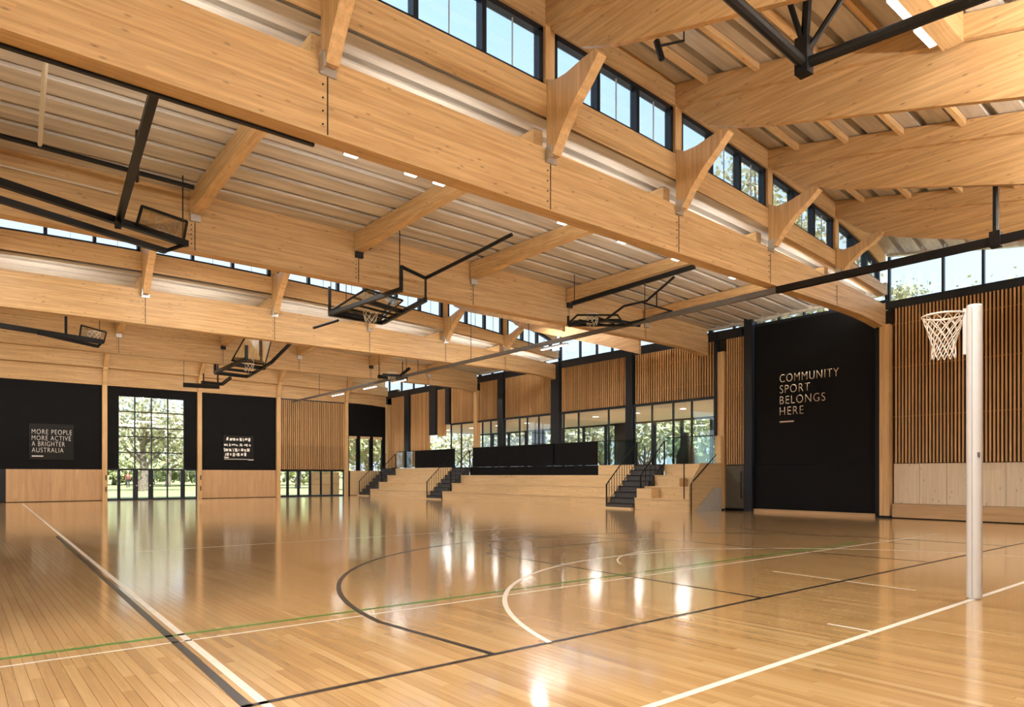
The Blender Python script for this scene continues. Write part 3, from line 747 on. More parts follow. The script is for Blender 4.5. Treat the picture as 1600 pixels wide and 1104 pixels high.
# dark cloth-covered shape behind the glass
p = onX(1071, 725, 23.4)
e = empty('covered_stand', (23.4, p.y, 1.745)); tag(e, 'tall black cloth-covered stand behind the gallery glass', 'stand')
mb = MB(); prof = [(0.62, 0), (0.60, 0.3), (0.50, 0.55), (0.36, 0.72), (0.22, 0.86), (0.20, 1.28), (0.10, 1.32)]
n = 16; vs = []; fs = []
for r, z in prof:
    for k in range(n):
        t = 2 * math.pi * k / n; rr = r * (1 + 0.08 * math.sin(5 * t))
        vs.append((23.4 + rr * 0.7 * math.cos(t), p.y + rr * 0.6 * math.sin(t), 1.745 + z))
for j in range(len(prof) - 1):
    for k in range(n): fs.append((j * n + k, j * n + (k + 1) % n, (j + 1) * n + (k + 1) % n, (j + 1) * n + k))
fs.append(tuple(range((len(prof) - 1) * n, len(prof) * n))); fs.append(tuple(range(n))[::-1])
MB().add(vs, fs).build('cloth', M['curtain'], e, smooth=True)

# ================================================================== TIERED SEATING
TX = [20.22, 20.82, 21.42]; TZ = [0.45, 0.88, 1.31]
def tiers(y0, y1, label, dark_riser=True, bench=False):
    e = empty('tiered_seating', (TX[0], (y0 + y1) / 2, 0)); tag(e, label, 'seating', 'tiered seating blocks')
    for k in range(3):
        zb = 0 if k == 0 else TZ[k - 1] - 0.03
        xb = (TX + [22.03])[k + 1]
        B('seat_board', (TX[k] - 0.02, y0, TZ[k] - 0.05), (xb + 0.02, y1, TZ[k]), M['pale'], e)
        B('riser', (TX[k], y0 + 0.005, zb), (TX[k] + 0.04, y1 - 0.005, TZ[k] - 0.052), M['pale'], e)
        for yy in (y0, y1 - 0.03):
            B('side_panel', (TX[k] + 0.04, yy + 0.004, 0), (xb + 0.04, yy + 0.026, TZ[k] - 0.052), M['palex'], e)
    B('back_riser', (22.03, y0, 1.28), (22.06, y1, 1.745), M['black'] if dark_riser else M['pale'], e)
    return e
S1 = (17.30, 18.66); S2 = (30.60, 32.0); S3 = (38.75, 40.05)
e = tiers(S1[1] + 0.01, S2[0] - 0.01, 'long timber tiered seating under the black balustrade')
yq = wy(957)
B('pale_riser', (22.02, S1[1] + 0.02, 1.32), (22.029, 20.9, 1.745), M['pale'], e)
tiers(S2[1] + 0.01, S3[0] - 0.01, 'short timber tiered seating near the far wall', dark_riser=False)
e = tiers(14.82, S1[0] - 0.01, 'small timber tiered seating block beside the slogan wall stair', dark_riser=False)
B('bench_box', (20.95, 15.75, 0.882), (21.38, 16.75, 1.20), M['pale'], e)
B('bench_box', (20.30, 16.55, 0.452), (20.78, S1[0] - 0.05, 0.80), M['pale'], e)
ep = empty('end_panel', (21.1, 14.76, 0)); tag(ep, 'plywood end panel with a grey corner, closing the small seating block', 'panel')
MB().prism_y([(20.22, 0.0), (20.55, 0.0), (21.70, 0.86), (22.20, 0.86), (22.20, 1.745), (20.9, 1.745), (20.22, 0.95)], 14.78, 14.81).build('plywood', M['palex'], ep)
MB().prism_y([(20.57, 0.0), (22.20, 0.0), (22.20, 0.85), (21.71, 0.85)], 14.78, 14.81).build('corner_panel', M['greypanel'], ep)
def stair(y0, y1, label):
    e = empty('staircase', (20.1, (y0 + y1) / 2, 0)); tag(e, label, 'stair', 'stairs through the seating')
    n = 8; run = (22.02 - 20.10) / n; rise = 1.745 / n
    B('timber_plinth', (19.98, y0 - 0.05, 0.0), (20.12, y1 + 0.05, 0.06), M['pale'], e)
    for k in range(n):
        st = B('step', (20.12 + k * run * 0.99, y0 + 0.005, 0), (20.12 + (k + 1) * run * 0.99, y1 - 0.005, rise * (k + 1)), M['treads'], e)
        B('nosing', (20.10 + k * run * 0.99, y0 + 0.005, rise * (k + 1) - 0.025), (20.15 + k * run * 0.99, y1 - 0.005, rise * (k + 1) + 0.004), M['steel'], st)
    return e
stair(S1[0], S1[1], 'charcoal stair nearest the slogan wall'); stair(S2[0], S2[1], 'charcoal stair in the middle of the seating'); stair(S3[0], S3[1], 'charcoal stair against the far wall')
def railing(y, x0, x1, label, nb=10, balusters=True, flat_end=0.0):
    """sloping handrail with balusters; starts at the floor end"""
    e = empty('handrail', (x0, y, 0)); tag(e, label, 'handrail', 'black stair handrails')
    zf = lambda x: max(0.0, (x - 20.12) / (22.02 - 20.12)) * 1.745
    zt = lambda x: zf(x) + 0.95
    MB().tube([(x0, y, zt(x0) - 0.10), (x0 + 0.06, y, zt(x0) + 0.02), (x1, y, zt(x1)), (x1 + flat_end, y, zt(x1))], 0.022, 8).build('top_rail', M['steel'], e)
    MB().tube([(x0, y, zf(x0) + 0.10), (x1, y, zf(x1) + 0.10)], 0.014, 6).build('bottom_rail', M['steel'], e)
    B('newel', (x0 - 0.022, y - 0.022, 0.0), (x0 + 0.022, y + 0.022, zt(x0) - 0.02), M['steel'], e)
    B('newel', (x1 - 0.022, y - 0.022, zf(x1)), (x1 + 0.022, y + 0.022, zt(x1) - 0.01), M['steel'], e)
    if balusters:
        for k in range(1, nb):
            x = x0 + (x1 - x0) * k / nb
            B('baluster', (x - 0.008, y - 0.008, zf(x) + 0.09), (x + 0.008, y + 0.008, zt(x) - 0.01), M['steel'], e)
railing(S1[1] + 0.03, 20.16, 22.0, 'black handrail with balusters on the left of the slogan wall stair', 12, flat_end=0.25)
railing(S1[0] - 0.03, 20.55, 22.0, 'black handrail on the right of the slogan wall stair', 5, flat_end=0.2)
railing(S2[1] + 0.03, 20.16, 22.0, 'black handrail with balusters on the left of the middle stair', 12, flat_end=0.25)
railing(S2[0] - 0.03, 20.75, 22.0, 'black handrail on the right of the middle stair', 4)
railing(S3[1] + 0.03, 20.16, 22.0, 'black handrail with balusters of the stair against the far wall', 11, flat_end=0.25)
railing(S3[0] - 0.03, 21.0, 22.0, 'black handrail on the right of the far wall stair', 4)
e = empty('handrail', (20.3, 14.74, 0)); tag(e, 'single sloping black handrail on the plywood end panel', 'handrail', 'black stair handrails')
MB().tube([(20.26, 14.72, 0.0), (20.26, 14.72, 1.0), (20.4, 14.72, 1.12), (21.75, 14.72, 2.05)], 0.02).build('top_rail', M['steel'], e)
MB().tube([(20.22, 15.0, 0.46), (20.22, 15.0, 2.0)], 0.02).build('newel', M['steel'], e)
# balustrades on the gallery edge
def balustrade(y0, y1, label, mat, z1=2.78, n=1, rail=True):
    e = empty('balustrade', (22.1, (y0 + y1) / 2, 1.745)); tag(e, label, 'balustrade', 'gallery balustrades')
    for k in range(n):
        a = y0 + (y1 - y0) * k / n; b = y0 + (y1 - y0) * (k + 1) / n
        B('panel', (22.03, a + 0.012, 1.75), (22.06 if mat == 'black' else 22.045, b - 0.012, z1), M[mat], e)
    if rail: B('top_rail', (22.015, y0, z1), (22.075, y1, z1 + 0.035), M['steel'], e)
balustrade(23.85, wy(742) - 0.1, 'long solid black balustrade left of the broad dark column', 'black', n=3)
balustrade(20.95, 23.7, 'solid black balustrade right of the broad dark column', 'black', n=1)
balustrade(S1[1] + 0.1, 20.9, 'clear glass balustrade left of the slogan wall stair', 'bglass', n=2)
balustrade(15.05, S1[0] - 0.1, 'clear glass balustrade right of the slogan wall stair', 'bglass', n=2)
balustrade(S2[1] + 0.05, 36.4, 'solid black balustrade between the middle and far stairs', 'black', n=2)
balustrade(36.45, S3[0] - 0.1, 'clear glass balustrade in the far corner', 'bglass', n=2)

# ================================================================== FAR WALL (plane y = YF)
wf = empty('wall_far', (11, YF, 0)); struct(wf, 'far wall of black panels, timber wainscot and glazing', 'wall')
WT = 0.18
PX = [fx(163), fx(311), fx(434), fx(540)]
def fw(name, x0, x1, z0, z1, mat, proud=0.0, back=WT): return B(name, (x0, YF - proud, z0), (x1, YF + back, z1), M[mat], wf)
ZW = 1.60
fw('black_panel', XL, PX[0], ZW, 5.92, 'black'); fw('wainscot_panel', fx(9), PX[0], 0.03, ZW + 0.002, 'wains', 0.03)
fw('wainscot_panel', XL, fx(0) - 1.2, 0.03, ZW + 0.002, 'wains', 0.03)
fw('dark_doorway', fx(0) - 1.2, fx(9), 0.0, ZW, 'frame', 0.0)
# bay with the tall window
tx0, tx1, tz1 = fx(185), fx(288), 5.46
fw('black_panel', PX[0], tx0, ZW + 0.05, 5.92, 'black'); fw('black_panel', tx1, PX[1], ZW + 0.05, 5.92, 'black'); fw('black_panel', tx0, tx1, tz1, 5.92, 'black')
fw('black_panel', PX[1], PX[2], ZW, 5.92, 'black'); fw('wainscot_panel', PX[1], PX[2], 0.03, ZW + 0.002, 'wains', 0.03)
fw('backing', PX[2], PX[3], ZW, 5.92, 'backing')
fw('black_panel', PX[3], XR + 0.1, 3.82, 5.92, 'black')
fw('plywood_panel', PX[3] + 0.3, XR + 0.1, 0.03, ZW, 'palex', 0.02)
fw('dark_door_edge', PX[3], PX[3] + 0.29, 0.0, ZW, 'frame', 0.02)
fw('base_strip', XL, PX[0], 0, 0.03, 'black'); fw('base_strip', PX[1], PX[2], 0, 0.03, 'black'); fw('base_strip', PX[3], XR, 0, 0.03, 'black')
# lattice windows at the right end
wx = [(fx(545.5), fx(557.5)), (fx(563), fx(578)), (fx(583), fx(597))]
prev = PX[3]
for a, b in wx:
    fw('black_pier', prev, a, ZW, 3.82, 'black'); prev = b
fw('black_pier', prev, XR + 0.1, ZW, 3.82, 'black')
def pane_grid(name_label, xs, zs, depth=0.05, frame=0.05, thick=None):
    global nwin
    nwin += 1
    e = empty('window_%d' % nwin, ((xs[0] + xs[-1]) / 2, YF + 0.08, zs[0])); struct(e, name_label, 'window')
    for i, x in enumerate(xs):
        f = (thick or {}).get(i, frame)
        B('mullion', (x - f / 2, YF + 0.04, zs[0]), (x + f / 2, YF + 0.12, zs[-1]), M['frame'], e)
    for z in zs: B('transom', (xs[0], YF + 0.045, z - frame / 2), (xs[-1], YF + 0.115, z + frame / 2), M['frame'], e)
    for i in range(len(xs) - 1):
        for j in range(len(zs) - 1):
            B('pane', (xs[i] + 0.02, YF + 0.075, zs[j] + 0.02), (xs[i + 1] - 0.02, YF + 0.085, zs[j + 1] - 0.02), M['glass'], e)
    return e
zrow = [onY(237, py, YF).z for py in (733, 707, 682.5, 669, 644.5)]
pane_grid('tall gridded window in the far wall looking onto a big tree', [tx0, fx(211), fx(237), fx(262.5), tx1], zrow + [tz1], frame=0.06)
e = pane_grid('glazed doors under the tall gridded window', [PX[0] + 0.12, fx(186), fx(212), fx(236), fx(262), fx(286), PX[1] - 0.12], [0.05, 1.60], frame=0.07, thick={1: 0.14, 2: 0.24, 3: 0.24, 5: 0.22})
B('head_rail', (PX[0] + 0.1, YF + 0.0, 1.56), (PX[1] - 0.1, YF + 0.14, 1.66), M['frame'], e); B('threshold', (PX[0] + 0.1, YF, 0), (PX[1] - 0.1, YF + 0.14, 0.08), M['frame'], e)
for px in (213.5, 234.5): B('handle', (fx(px) - 0.03, YF - 0.03, 0.72), (fx(px) + 0.03, YF + 0.04, 0.80), M['zinc'], e)
e = pane_grid('row of six glazed doors under the far slat screen', [PX[2] + 0.12, fx(450), fx(467), fx(485), fx(502), fx(519), PX[3] - 0.12], [0.05, 1.58], frame=0.07, thick={1: 0.16, 2: 0.16, 3: 0.16, 4: 0.12, 5: 0.14})
B('head_rail', (PX[2] + 0.1, YF + 0.0, 1.53), (PX[3] - 0.1, YF + 0.14, 1.62), M['frame'], e); B('threshold', (PX[2] + 0.1, YF, 0), (PX[3] - 0.1, YF + 0.14, 0.08), M['frame'], e)
for a, b in ((487, 501), (504, 517.5), (521, 531)):  # pale sheets behind the panes stand in for the beige indoor reflection
    B('reflection_panel', (fx(a), YF + 0.088, 0.10), (fx(b), YF + 0.12, 1.50), M['palex'], e)
    B('push_bar', (fx(a), YF + 0.055, 0.74), (fx(b), YF + 0.074, 0.79), M['dado'], e)
for i, (a, b) in enumerate(wx):
    nwin += 1
    e = empty('window_%d' % nwin, ((a + b) / 2, YF, ZW)); struct(e, 'narrow window with a lacy screen, %s from the far right corner' % ORD[2 - i], 'window')
    B('pane', (a, YF + 0.05, ZW + 0.02), (b, YF + 0.06, 3.80), M['glass'], e)
    B('head', (a, YF - 0.0, 3.66), (b, YF + 0.12, 3.82), M['palex'], e)
    mb = MB(); Rl = random.Random(i + 3)
    for k in range(70):
        x = a + Rl.random() * (b - a); z = ZW + 0.05 + Rl.random() * 1.95; t = Rl.random() * math.pi; l = 0.10 + Rl.random() * 0.12
        p0 = Vector((min(max(x - l * math.cos(t), a), b), YF + 0.11, z - l * math.sin(t))); p1 = Vector((min(max(x + l * math.cos(t), a), b), YF + 0.11, z + l * math.sin(t)))
        if (p1 - p0).length > 0.03: mb.tube([p0, p1], 0.014, 4)
    mb.build('lacy_screen', M['dado'], e, fix=False)['kind'] = 'stuff'
# slat screen on the far wall
e = empty('slat_screen', ((PX[2] + PX[3]) / 2, YF - 0.06, ZW + 0.05)); tag(e, 'timber slat screen on the far wall above the row of glazed doors', 'screen', 'timber slat screens')
mb = MB(); mb.box((-0.030, -0.03, 0), (0.030, 0.03, 5.86 - ZW - 0.05)); me = mb.mesh('slat'); me.materials.append(M['slat'])
nn = int((PX[3] - PX[2] - 0.3) / 0.115)
for i in range(nn):
    ob = link('slat', me, e); ob.location = (PX[2] + 0.17 + i * (PX[3] - PX[2] - 0.34) / (nn - 1), YF - 0.05, ZW + 0.06)
for z in (2.2, 3.1, 4.7): B('batten', (PX[2] + 0.15, YF - 0.02, z), (PX[3] - 0.15, YF - 0.002, z + 0.03), M['batten'], e)
B('top_trim', (PX[2] + 0.12, YF - 0.08, 5.86), (PX[3] - 0.12, YF, 5.92), M['frame'], e)
# posts with curved heads, wall beam and upper beam
for k, x in enumerate(PX):
    e = empty('glulam_post', (x, YF - 0.1, 0)); tag(e, 'slim timber post on the far wall, %s from the left' % ORD[k], 'post', 'far wall timber posts')
    B('shaft', (x - 0.11, YF - 0.17, 0), (x + 0.11, YF + 0.0, 5.93), M['post'], e)
    MB().prism_x([(YF - 0.17, 5.55), (YF - 0.0, 5.55), (YF - 0.0, 6.95), (YF - 0.42, 6.95), (YF - 0.46, 6.74), (YF - 0.28, 6.35), (YF - 0.18, 5.95)], x - 0.10, x + 0.10).build('curved_head', M['post'], e)
    MB().prism_x([(YF - 0.4, 6.80), (YF - 0.36, 7.12), (YF - 1.9, 8.3), (YF - 2.0, 8.05), (YF - 1.2, 7.45)], x - 0.10, x + 0.10).build('knee_brace', M['post'], e)
    if k in (0, 1):
        for z in (0.45, 1.05): B('hinge_plate', (x + 0.02, YF - 0.178, z), (x + 0.07, YF - 0.17, z + 0.26), M['steel'], e)
xs = [XL + (XR - XL) * i / 30 for i in range(31)]
wb = MB().strip_y(xs, lambda x: 5.93 - 0.12 * max(0, (x - 20.2) / 2.0) ** 1.5, lambda x: 6.80 - 0.20 * dh(x), YF - 0.08, YF + 0.2).build('wall_beam', M['beam']); tag(wb, 'timber beam along the top of the far wall', 'beam')
ub = MB().strip_y(xs, lambda x: 6.80 - 0.22 * dh(x), lambda x: 7.75 - 0.5 * dh(x), YF - 0.34, YF - 0.09).build('upstand_beam', M['beam']); tag(ub, 'upper timber beam set forward over the far wall beam', 'beam')
struct(MB().strip_y(xs, lambda x: 6.80 - 0.2 * dh(x), lambda x: roof_z(x, YF - 0.02) + 0.02, YF + 0.0, YF + 0.2).build('wall_far_top', M['pale']), 'upper part of the far wall behind the beams', 'wall')
# signs on the far wall
RF = Matrix(((1, 0, 0, 0), (0, 0, -1, 0), (0, 1, 0, 0), (0, 0, 0, 1)))       # text x -> X, text y -> Z, faces -Y
def fz(py, px=100): return onY(px, py, YF).z
e = empty('wall_sign', (fx(80), YF - 0.03, 2.1)); tag(e, 'black sign with white lettering beginning MORE PEOPLE at the far left', 'sign')
B('panel', (fx(45), YF - 0.04, fz(718)), (fx(115), YF - 0.002, fz(663)), M['steel'], e)
xl = fx(49.5)
lettering([('MORE PEOPLE', fx(112) - xl, 0.23, (xl, YF - 0.041, fz(679))), ('MORE ACTIVE', fx(110.5) - xl, 0.23, (xl, YF - 0.041, fz(688.5))),
           ('A BRIGHTER', fx(101) - xl, 0.23, (xl, YF - 0.041, fz(697.5))), ('AUSTRALIA', fx(99) - xl, 0.23, (xl, YF - 0.041, fz(707)))], None, RF, M['letterw'], e)
B('underline', (xl, YF - 0.046, fz(713.6)), (fx(67.5), YF - 0.04, fz(712)), M['letterw'], e)
e = empty('notice_board', (fx(372), YF - 0.03, 2.1)); tag(e, 'dark notice board with rows of small illegible white marks', 'sign')
B('panel', (fx(348.5), YF - 0.04, fz(719, 372)), (fx(396), YF - 0.002, fz(680, 372)), M['steel'], e)
B('header', (fx(348.5), YF - 0.06, fz(679, 372)), (fx(398), YF - 0.002, fz(674.5, 372)), M['black'], e)
mb = MB(); Rm = random.Random(5)
for (py, hgt, pa, pb) in ((686, 5, 353, 391), (695, 4, 350, 390), (703, 5.5, 350, 388), (710, 5, 351, 383)):
    x = fx(pa)
    while x < fx(pb):
        l = 0.03 + Rm.random() * 0.12; z = fz(py, 372) + (Rm.random() - .5) * 0.04; hh = hgt * 0.036 * (0.5 + Rm.random() * 0.6)
        sh = (Rm.random() - .5) * 0.08
        mb.prism_y([(x, z - hh / 2), (x + l, z - hh / 2), (x + l + sh, z + hh / 2), (x + sh, z + hh / 2)], YF - 0.046, YF - 0.04)
        x += l + 0.02 + Rm.random() * 0.07
mb.box((fx(350), YF - 0.046, fz(717.5, 372)), (fx(396), YF - 0.04, fz(716.8, 372))).box((fx(350), YF - 0.046, fz(715.5, 372)), (fx(357), YF - 0.04, fz(713.6, 372))).box((fx(387), YF - 0.046, fz(718.6, 372)), (fx(396), YF - 0.04, fz(716.8, 372)))
mb.build('markings', M['letterw'], e, fix=False)['kind'] = 'stuff'

# ================================================================== LEFT AND BACK WALLS (outside the picture)
wl = empty('wall_left', (XL, 17, 0)); struct(wl, 'left wall of the hall with tall windows added for skylight', 'wall')
B('lower_wall', (XL - 0.2, YB, 0), (XL, YF, 1.6), M['wains'], wl)
B('upper_wall', (XL - 0.2, YB, 5.6), (XL, YF, 6.6), M['backing'], wl)
for i in range(12):
    y = YB + (YF - YB) * i / 11
    B('pier', (XL - 0.2, max(YB, y - 0.5), 1.6), (XL, min(YF, y + 0.5), 5.6), M['slat'], wl)
for i in range(11):  # unseen glazing, added so that more skylight comes in
    y = YB + (YF - YB) * i / 11
    B('pane', (XL - 0.11, y + 0.5, 1.6), (XL - 0.10, y + (YF - YB) / 11 - 0.5, 5.6), M['glass'], wl)
struct(B('wall_back', (XL, YB - 0.2, 0), (XR, YB, 7.6), M['slat']), 'timber clad wall behind the camera', 'wall')

# ================================================================== NETBALL POST
e = empty('goal_post', (8.38, 2.5, 0)); tag(e, 'white padded goal post with a netted ring, standing on the white line', 'goal post')
n = 20
def lathe(prof, cx, cy, nseg=20):
    vs, fs = [], []
    for r, z in prof:
        for k in range(nseg):
            t = 2 * math.pi * k / nseg; vs.append((cx + r * math.cos(t), cy + r * math.sin(t), z))
    for j in range(len(prof) - 1):
        for k in range(nseg): fs.append((j * nseg + k, j * nseg + (k + 1) % nseg, (j + 1) * nseg + (k + 1) % nseg, (j + 1) * nseg + k))
    fs.append(tuple(range(nseg))[::-1]); fs.append(tuple(range((len(prof) - 1) * nseg, len(prof) * nseg)))
    return vs, fs
MB().add(*lathe([(0.062, 0.0), (0.070, 0.012), (0.072, 0.03), (0.072, 3.09), (0.066, 3.115), (0.03, 3.122)], 8.38, 2.5)).build('padding', M['white'], e, smooth=True)
B('seam', (8.38 - 0.074, 2.5 - 0.004, 0.03), (8.38 - 0.068, 2.5 + 0.004, 3.08), M['zinc'], e)
B('maker_badge', (8.38 - 0.058, 2.5 - 0.062, 1.50), (8.38 - 0.035, 2.5 - 0.044, 1.55), M['grey'], e)
B('ring_bracket', (8.36, 2.565, 2.60), (8.40, 2.600, 3.09), M['white'], e)
RC = Vector((8.38, 2.79, 3.05)); RR = 0.205
ring = [RC + Vector((RR * math.cos(2 * math.pi * k / 32), RR * math.sin(2 * math.pi * k / 32), 0)) for k in range(33)]
rg = MB().tube(ring, 0.011, 8).build('ring', M['net'], e, smooth=True)
mb = MB(); ns = 12; rows = 7
def netp(k, j):
    t = j / rows; r = RR * (1 - 0.50 * min(1, t * 1.35) ** 0.9) + (0.012 if t > 0.85 else 0)
    a = 2 * math.pi * (k + (0.5 if j % 2 else 0)) / ns
    return RC + Vector((r * math.cos(a), r * math.sin(a), -0.46 * t - 0.005))
for j in range(rows):
    for k in range(ns):
        p0 = netp(k, j)
        for q in ((k, k - 1) if j % 2 == 0 else (k, k + 1)): mb.tube([p0, netp(q, j + 1)], 0.0055, 4)
mb.build('net', M['net'], rg, fix=False)

# ================================================================== CURTAIN TRACK
e = empty('curtain_track', (15.9, 20, 5.9)); tag(e, 'long black divider track hung below the beams on the right', 'track')
MB().strip_x([(-5.0, 15.9, 0.06, 5.86, 6.02), (9.0, 15.9, 0.06, 5.84, 6.00)], 0, 0).build('track', M['steel'], e)
MB().strip_x([(9.0, 15.9, 0.05, 5.85, 5.99), (40.3, 15.9, 0.04, 5.70, 5.80)], 0, 0).build('track', M['grey'], e)
p = onX(1556, 365, 15.9)
MB().tube([(15.9, p.y, 6.0), (15.9, p.y, roof_z(15.9, p.y) - 0.5)], 0.055, 10).build('hanger', M['steel'], e)
MB().box((15.80, p.y - 0.09, 5.80), (16.0, p.y + 0.09, 6.10)).build('clamp', M['steel'], e, fix=False)
MB().box((15.78, p.y - 0.08, roof_z(15.9, p.y) - 0.75), (16.02, p.y + 0.08, roof_z(15.9, p.y) - 0.40)).build('bracket', M['zinc'], e, fix=False)
for y in (13.2, 18.5, 22.0, 26.0, 29.5, 33.0, 36.5):
    MB().tube([(15.9, y, 5.85), (15.9, y, roof_z(15.9, y) - 0.02)], 0.012, 6).build('hanger', M['steel'], e)
for y0, y1 in ((16.6, 17.9), (27.2, 28.4), (30.0, 31.3), (33.6, 35.0)):
    zz = 5.84 - 0.15 * (y0 - 9) / 31.3
    b_ = batten((15.98, (y0 + y1) / 2, zz - 0.12), y1 - y0, 'y', 10, 'slim lit lamp fixed beside the divider track, %s from the camera' % ORD[[16.6, 27.2, 30.0, 33.6].index(y0)], 'lamps along the divider track')

# ================================================================== STEEL FRAME AT THE UPPER RIGHT
nd = onZ(1256, 100, 7.0)
e = empty('hoist_frame', nd); tag(e, 'black steel hoist frame meeting in a point at the upper right', 'steel frame')
A1 = onZ(1520, 0, 6.95); A2 = onZ(1120, -24, 7.05)
MB().tube([nd, nd + (A1 - nd) * 2.0], 0.075, 10).build('tube', M['steel'], e)
MB().tube([nd, nd + (A2 - nd) * 1.5], 0.075, 10).build('tube', M['steel'], e)
top = lambda dx, dy: Vector((nd.x + dx, nd.y + dy, min(roof_z(nd.x + dx, nd.y + dy) - 0.02, 9.5)))
MB().tube([nd + Vector((0, 0, 0.05)), top(0, -0.1)], 0.06, 8).build('strut', M['steel'], e)
MB().tube([nd + Vector((0, 0, 0.25)), top(-0.4, 0.3)], 0.04, 8).build('strut', M['steel'], e)
MB().tube([nd + Vector((0, 0, 0.1)), top(0.35, -0.9)], 0.045, 8).build('strut', M['steel'], e)
MB().box(nd + Vector((-0.09, -0.09, -0.15)), nd + Vector((0.09, 0.09, 0.35))).build('node', M['steel'], e, fix=False)

# ================================================================== FOLDED BASKETBALL BACKSTOPS
def netball_net(c, r, h):
    mb = MB()
    for j in range(3):
        for k in range(8):
            a0 = 2 * math.pi * (k + 0.5 * (j % 2)) / 8
            for s_ in (-0.5, 0.5):
                a1 = a0 + s_ * 2 * math.pi / 8
                f = lambda q: r * (1 - 0.35 * q / 3)
                mb.tube([c + Vector((f(j) * math.cos(a0), f(j) * math.sin(a0), -h * j / 3)), c + Vector((f(j + 1) * math.cos(a1), f(j + 1) * math.sin(a1), -h * (j + 1) / 3))], 0.008, 4)
    return mb
def hoopring(c, r): return MB().tube([c + Vector((r * math.cos(2 * math.pi * k / 20), r * math.sin(2 * math.pi * k / 20), 0)) for k in range(21)], 0.012, 6)
def backstop(tubes, board, label, hoop=None, rods=()):
    b0 = tubes[0][0][0]
    e = empty('basketball_backstop', b0); tag(e, label, 'backstop', 'folded basketball backstops')
    for pts, r in tubes: MB().tube(pts, r, 6, square=(r > 0.045)).build('frame_tube', M['steel'], e)
    for k in (0, 1):
        q = Vector(tubes[0][0][k]) * 0.98 + Vector(tubes[0][0][1 - k]) * 0.02
        if q.x > XL and q.y > 9.4: rods = list(rods) + [([q, Vector((q.x, q.y, roof_z(q.x, q.y) - 0.005))], 0.012)]
    for pts, r in rods: MB().tube(pts, r, 6).build('drop_rod', M['steel'], e)
    if board:
        c = board; nrm = (c[1] - c[0]).cross(c[3] - c[0]).normalized() * 0.015
        bb = MB().add([p - nrm for p in c] + [p + nrm for p in c], [(0, 1, 2, 3), (7, 6, 5, 4), (0, 4, 5, 1), (1, 5, 6, 2), (2, 6, 7, 3), (3, 7, 4, 0)]).build('backboard', M['board_glass'], e)
        for a, b in ((0, 1), (1, 2), (2, 3), (3, 0)): MB().tube([c[a], c[b]], 0.03, 6).build('board_rim', M['steel'], bb)
    if hoop is not None:
        hp = hoopring(hoop, 0.22).build('hoop', M['net'], e); netball_net(hoop, 0.22, 0.3).build('net', M['net'], hp, fix=False)
P = onZ
# left, near
z = 5.95
t = onY(245, 130, 9.30)
e1 = [([P(-160, 232, z), P(292, 381, z)], 0.060), ([P(-160, 262, z - .25), P(258, 392, z - .25)], 0.05),
      ([P(292, 381, z), P(258, 392, z - .25)], 0.04), ([P(186, 345, z), P(184, 353, z - .25)], 0.05)]
e1 += [([t, Vector((P(186, 345, z)))], 0.055), ([onY(-120, 180, 14.4), onY(303, 293, 14.4)], 0.045), ([P(215, 205, 6.9), P(214, 283, 6.5)], 0.035)]
b1 = [P(214, 350, z + .02), P(286, 378, z + .02), P(292, 346, z + .42), P(222, 322, z + .42)]
backstop(e1, b1, 'folded basketball backstop with long black arms at the upper left', hoop=P(262, 345, 6.36))
# centre
z = 5.80
q1, q2 = P(627, 452, z), P(665, 468, z); f1, f2 = P(515, 490, z), P(598, 504, z)
m1, m2 = q1 + (f1 - q1) * 0.45, q2 + (f2 - q2) * 0.5
up = Vector((0, 0, 0.55))
e2 = [([q1, f1], 0.05), ([q2, f2], 0.05), ([f1, f2], 0.06), ([m1, m2], 0.055), ([q1 + (f1 - q1) * 0.75, q2 + (f2 - q2) * 0.8], 0.035), ([q1 + (f1 - q1) * 0.6, q2 + (f2 - q2) * 0.65], 0.035),
      ([q1, q1 + up], 0.045), ([q2, q2 + up * 1.1], 0.03), ([q1 + up, q2 + up], 0.045), ([q2 + up, onZ(748, 393, 6.75)], 0.045), ([onZ(748, 393, 6.75), onZ(800, 366, 6.95)], 0.045),
      ([f1, f1 + Vector((0, 0, 0.75))], 0.045), ([f1 + Vector((0.3, 0.1, -0.12)), P(490, 512, z - .2)], 0.04)]
b2 = [f1 + Vector((0.05, 0, 0.10)), f2 + Vector((-0.05, 0, 0.10)), m2 + Vector((0, 0, 0.32)), m1 + Vector((0, 0, 0.32))]
backstop(e2, b2, 'folded basketball backstop hanging in the middle of the ceiling', hoop=(m1 + m2 + f1 + f2) / 4 + Vector((0, 0, 0.05)), rods=[([f1 + (f2 - f1) * 0.3, f1 + (f2 - f1) * 0.3 + Vector((0, 0, 1.0))], 0.012)])
# right
ytop = 11.0
a0, a1 = onZ(894, 474, 6.35), onZ(1086, 416, 6.9)
z = 5.85
g0, g1 = P(888, 508, z), P(1000, 508, z); h0, h1 = P(905, 500, z), P(985, 501, z)
e3 = [([a0, a1], 0.055), ([P(948, 498, z + .05), P(975, 478, 6.1), P(1010, 470, 6.2), P(1054, 432, 6.75)], 0.035), ([P(980, 506, z), P(1030, 492, 6.0), P(1050, 486, 6.0)], 0.035), ([P(1002, 472, 6.25), P(1050, 486, 6.0)], 0.025),
      ([g0, P(920, 501, z + .1), P(950, 499, z + .12), g1], 0.05), ([g0, g1], 0.04), ([h0 + Vector((0, 0, .0)), P(960, 510, z)], 0.03), ([g0, g0 + Vector((0, 0, .28))], 0.04), ([P(1026, 458, 6.35), P(1026, 478, 6.1)], 0.02)]
b3 = [g0 + Vector((0, 0, .06)), P(975, 507, z + .06), P(965, 492, z + .16), P(902, 492, z + .16)]
backstop(e3, b3, 'folded basketball backstop with a long sloping black arm on the right', hoop=P(925, 492, z + .25))
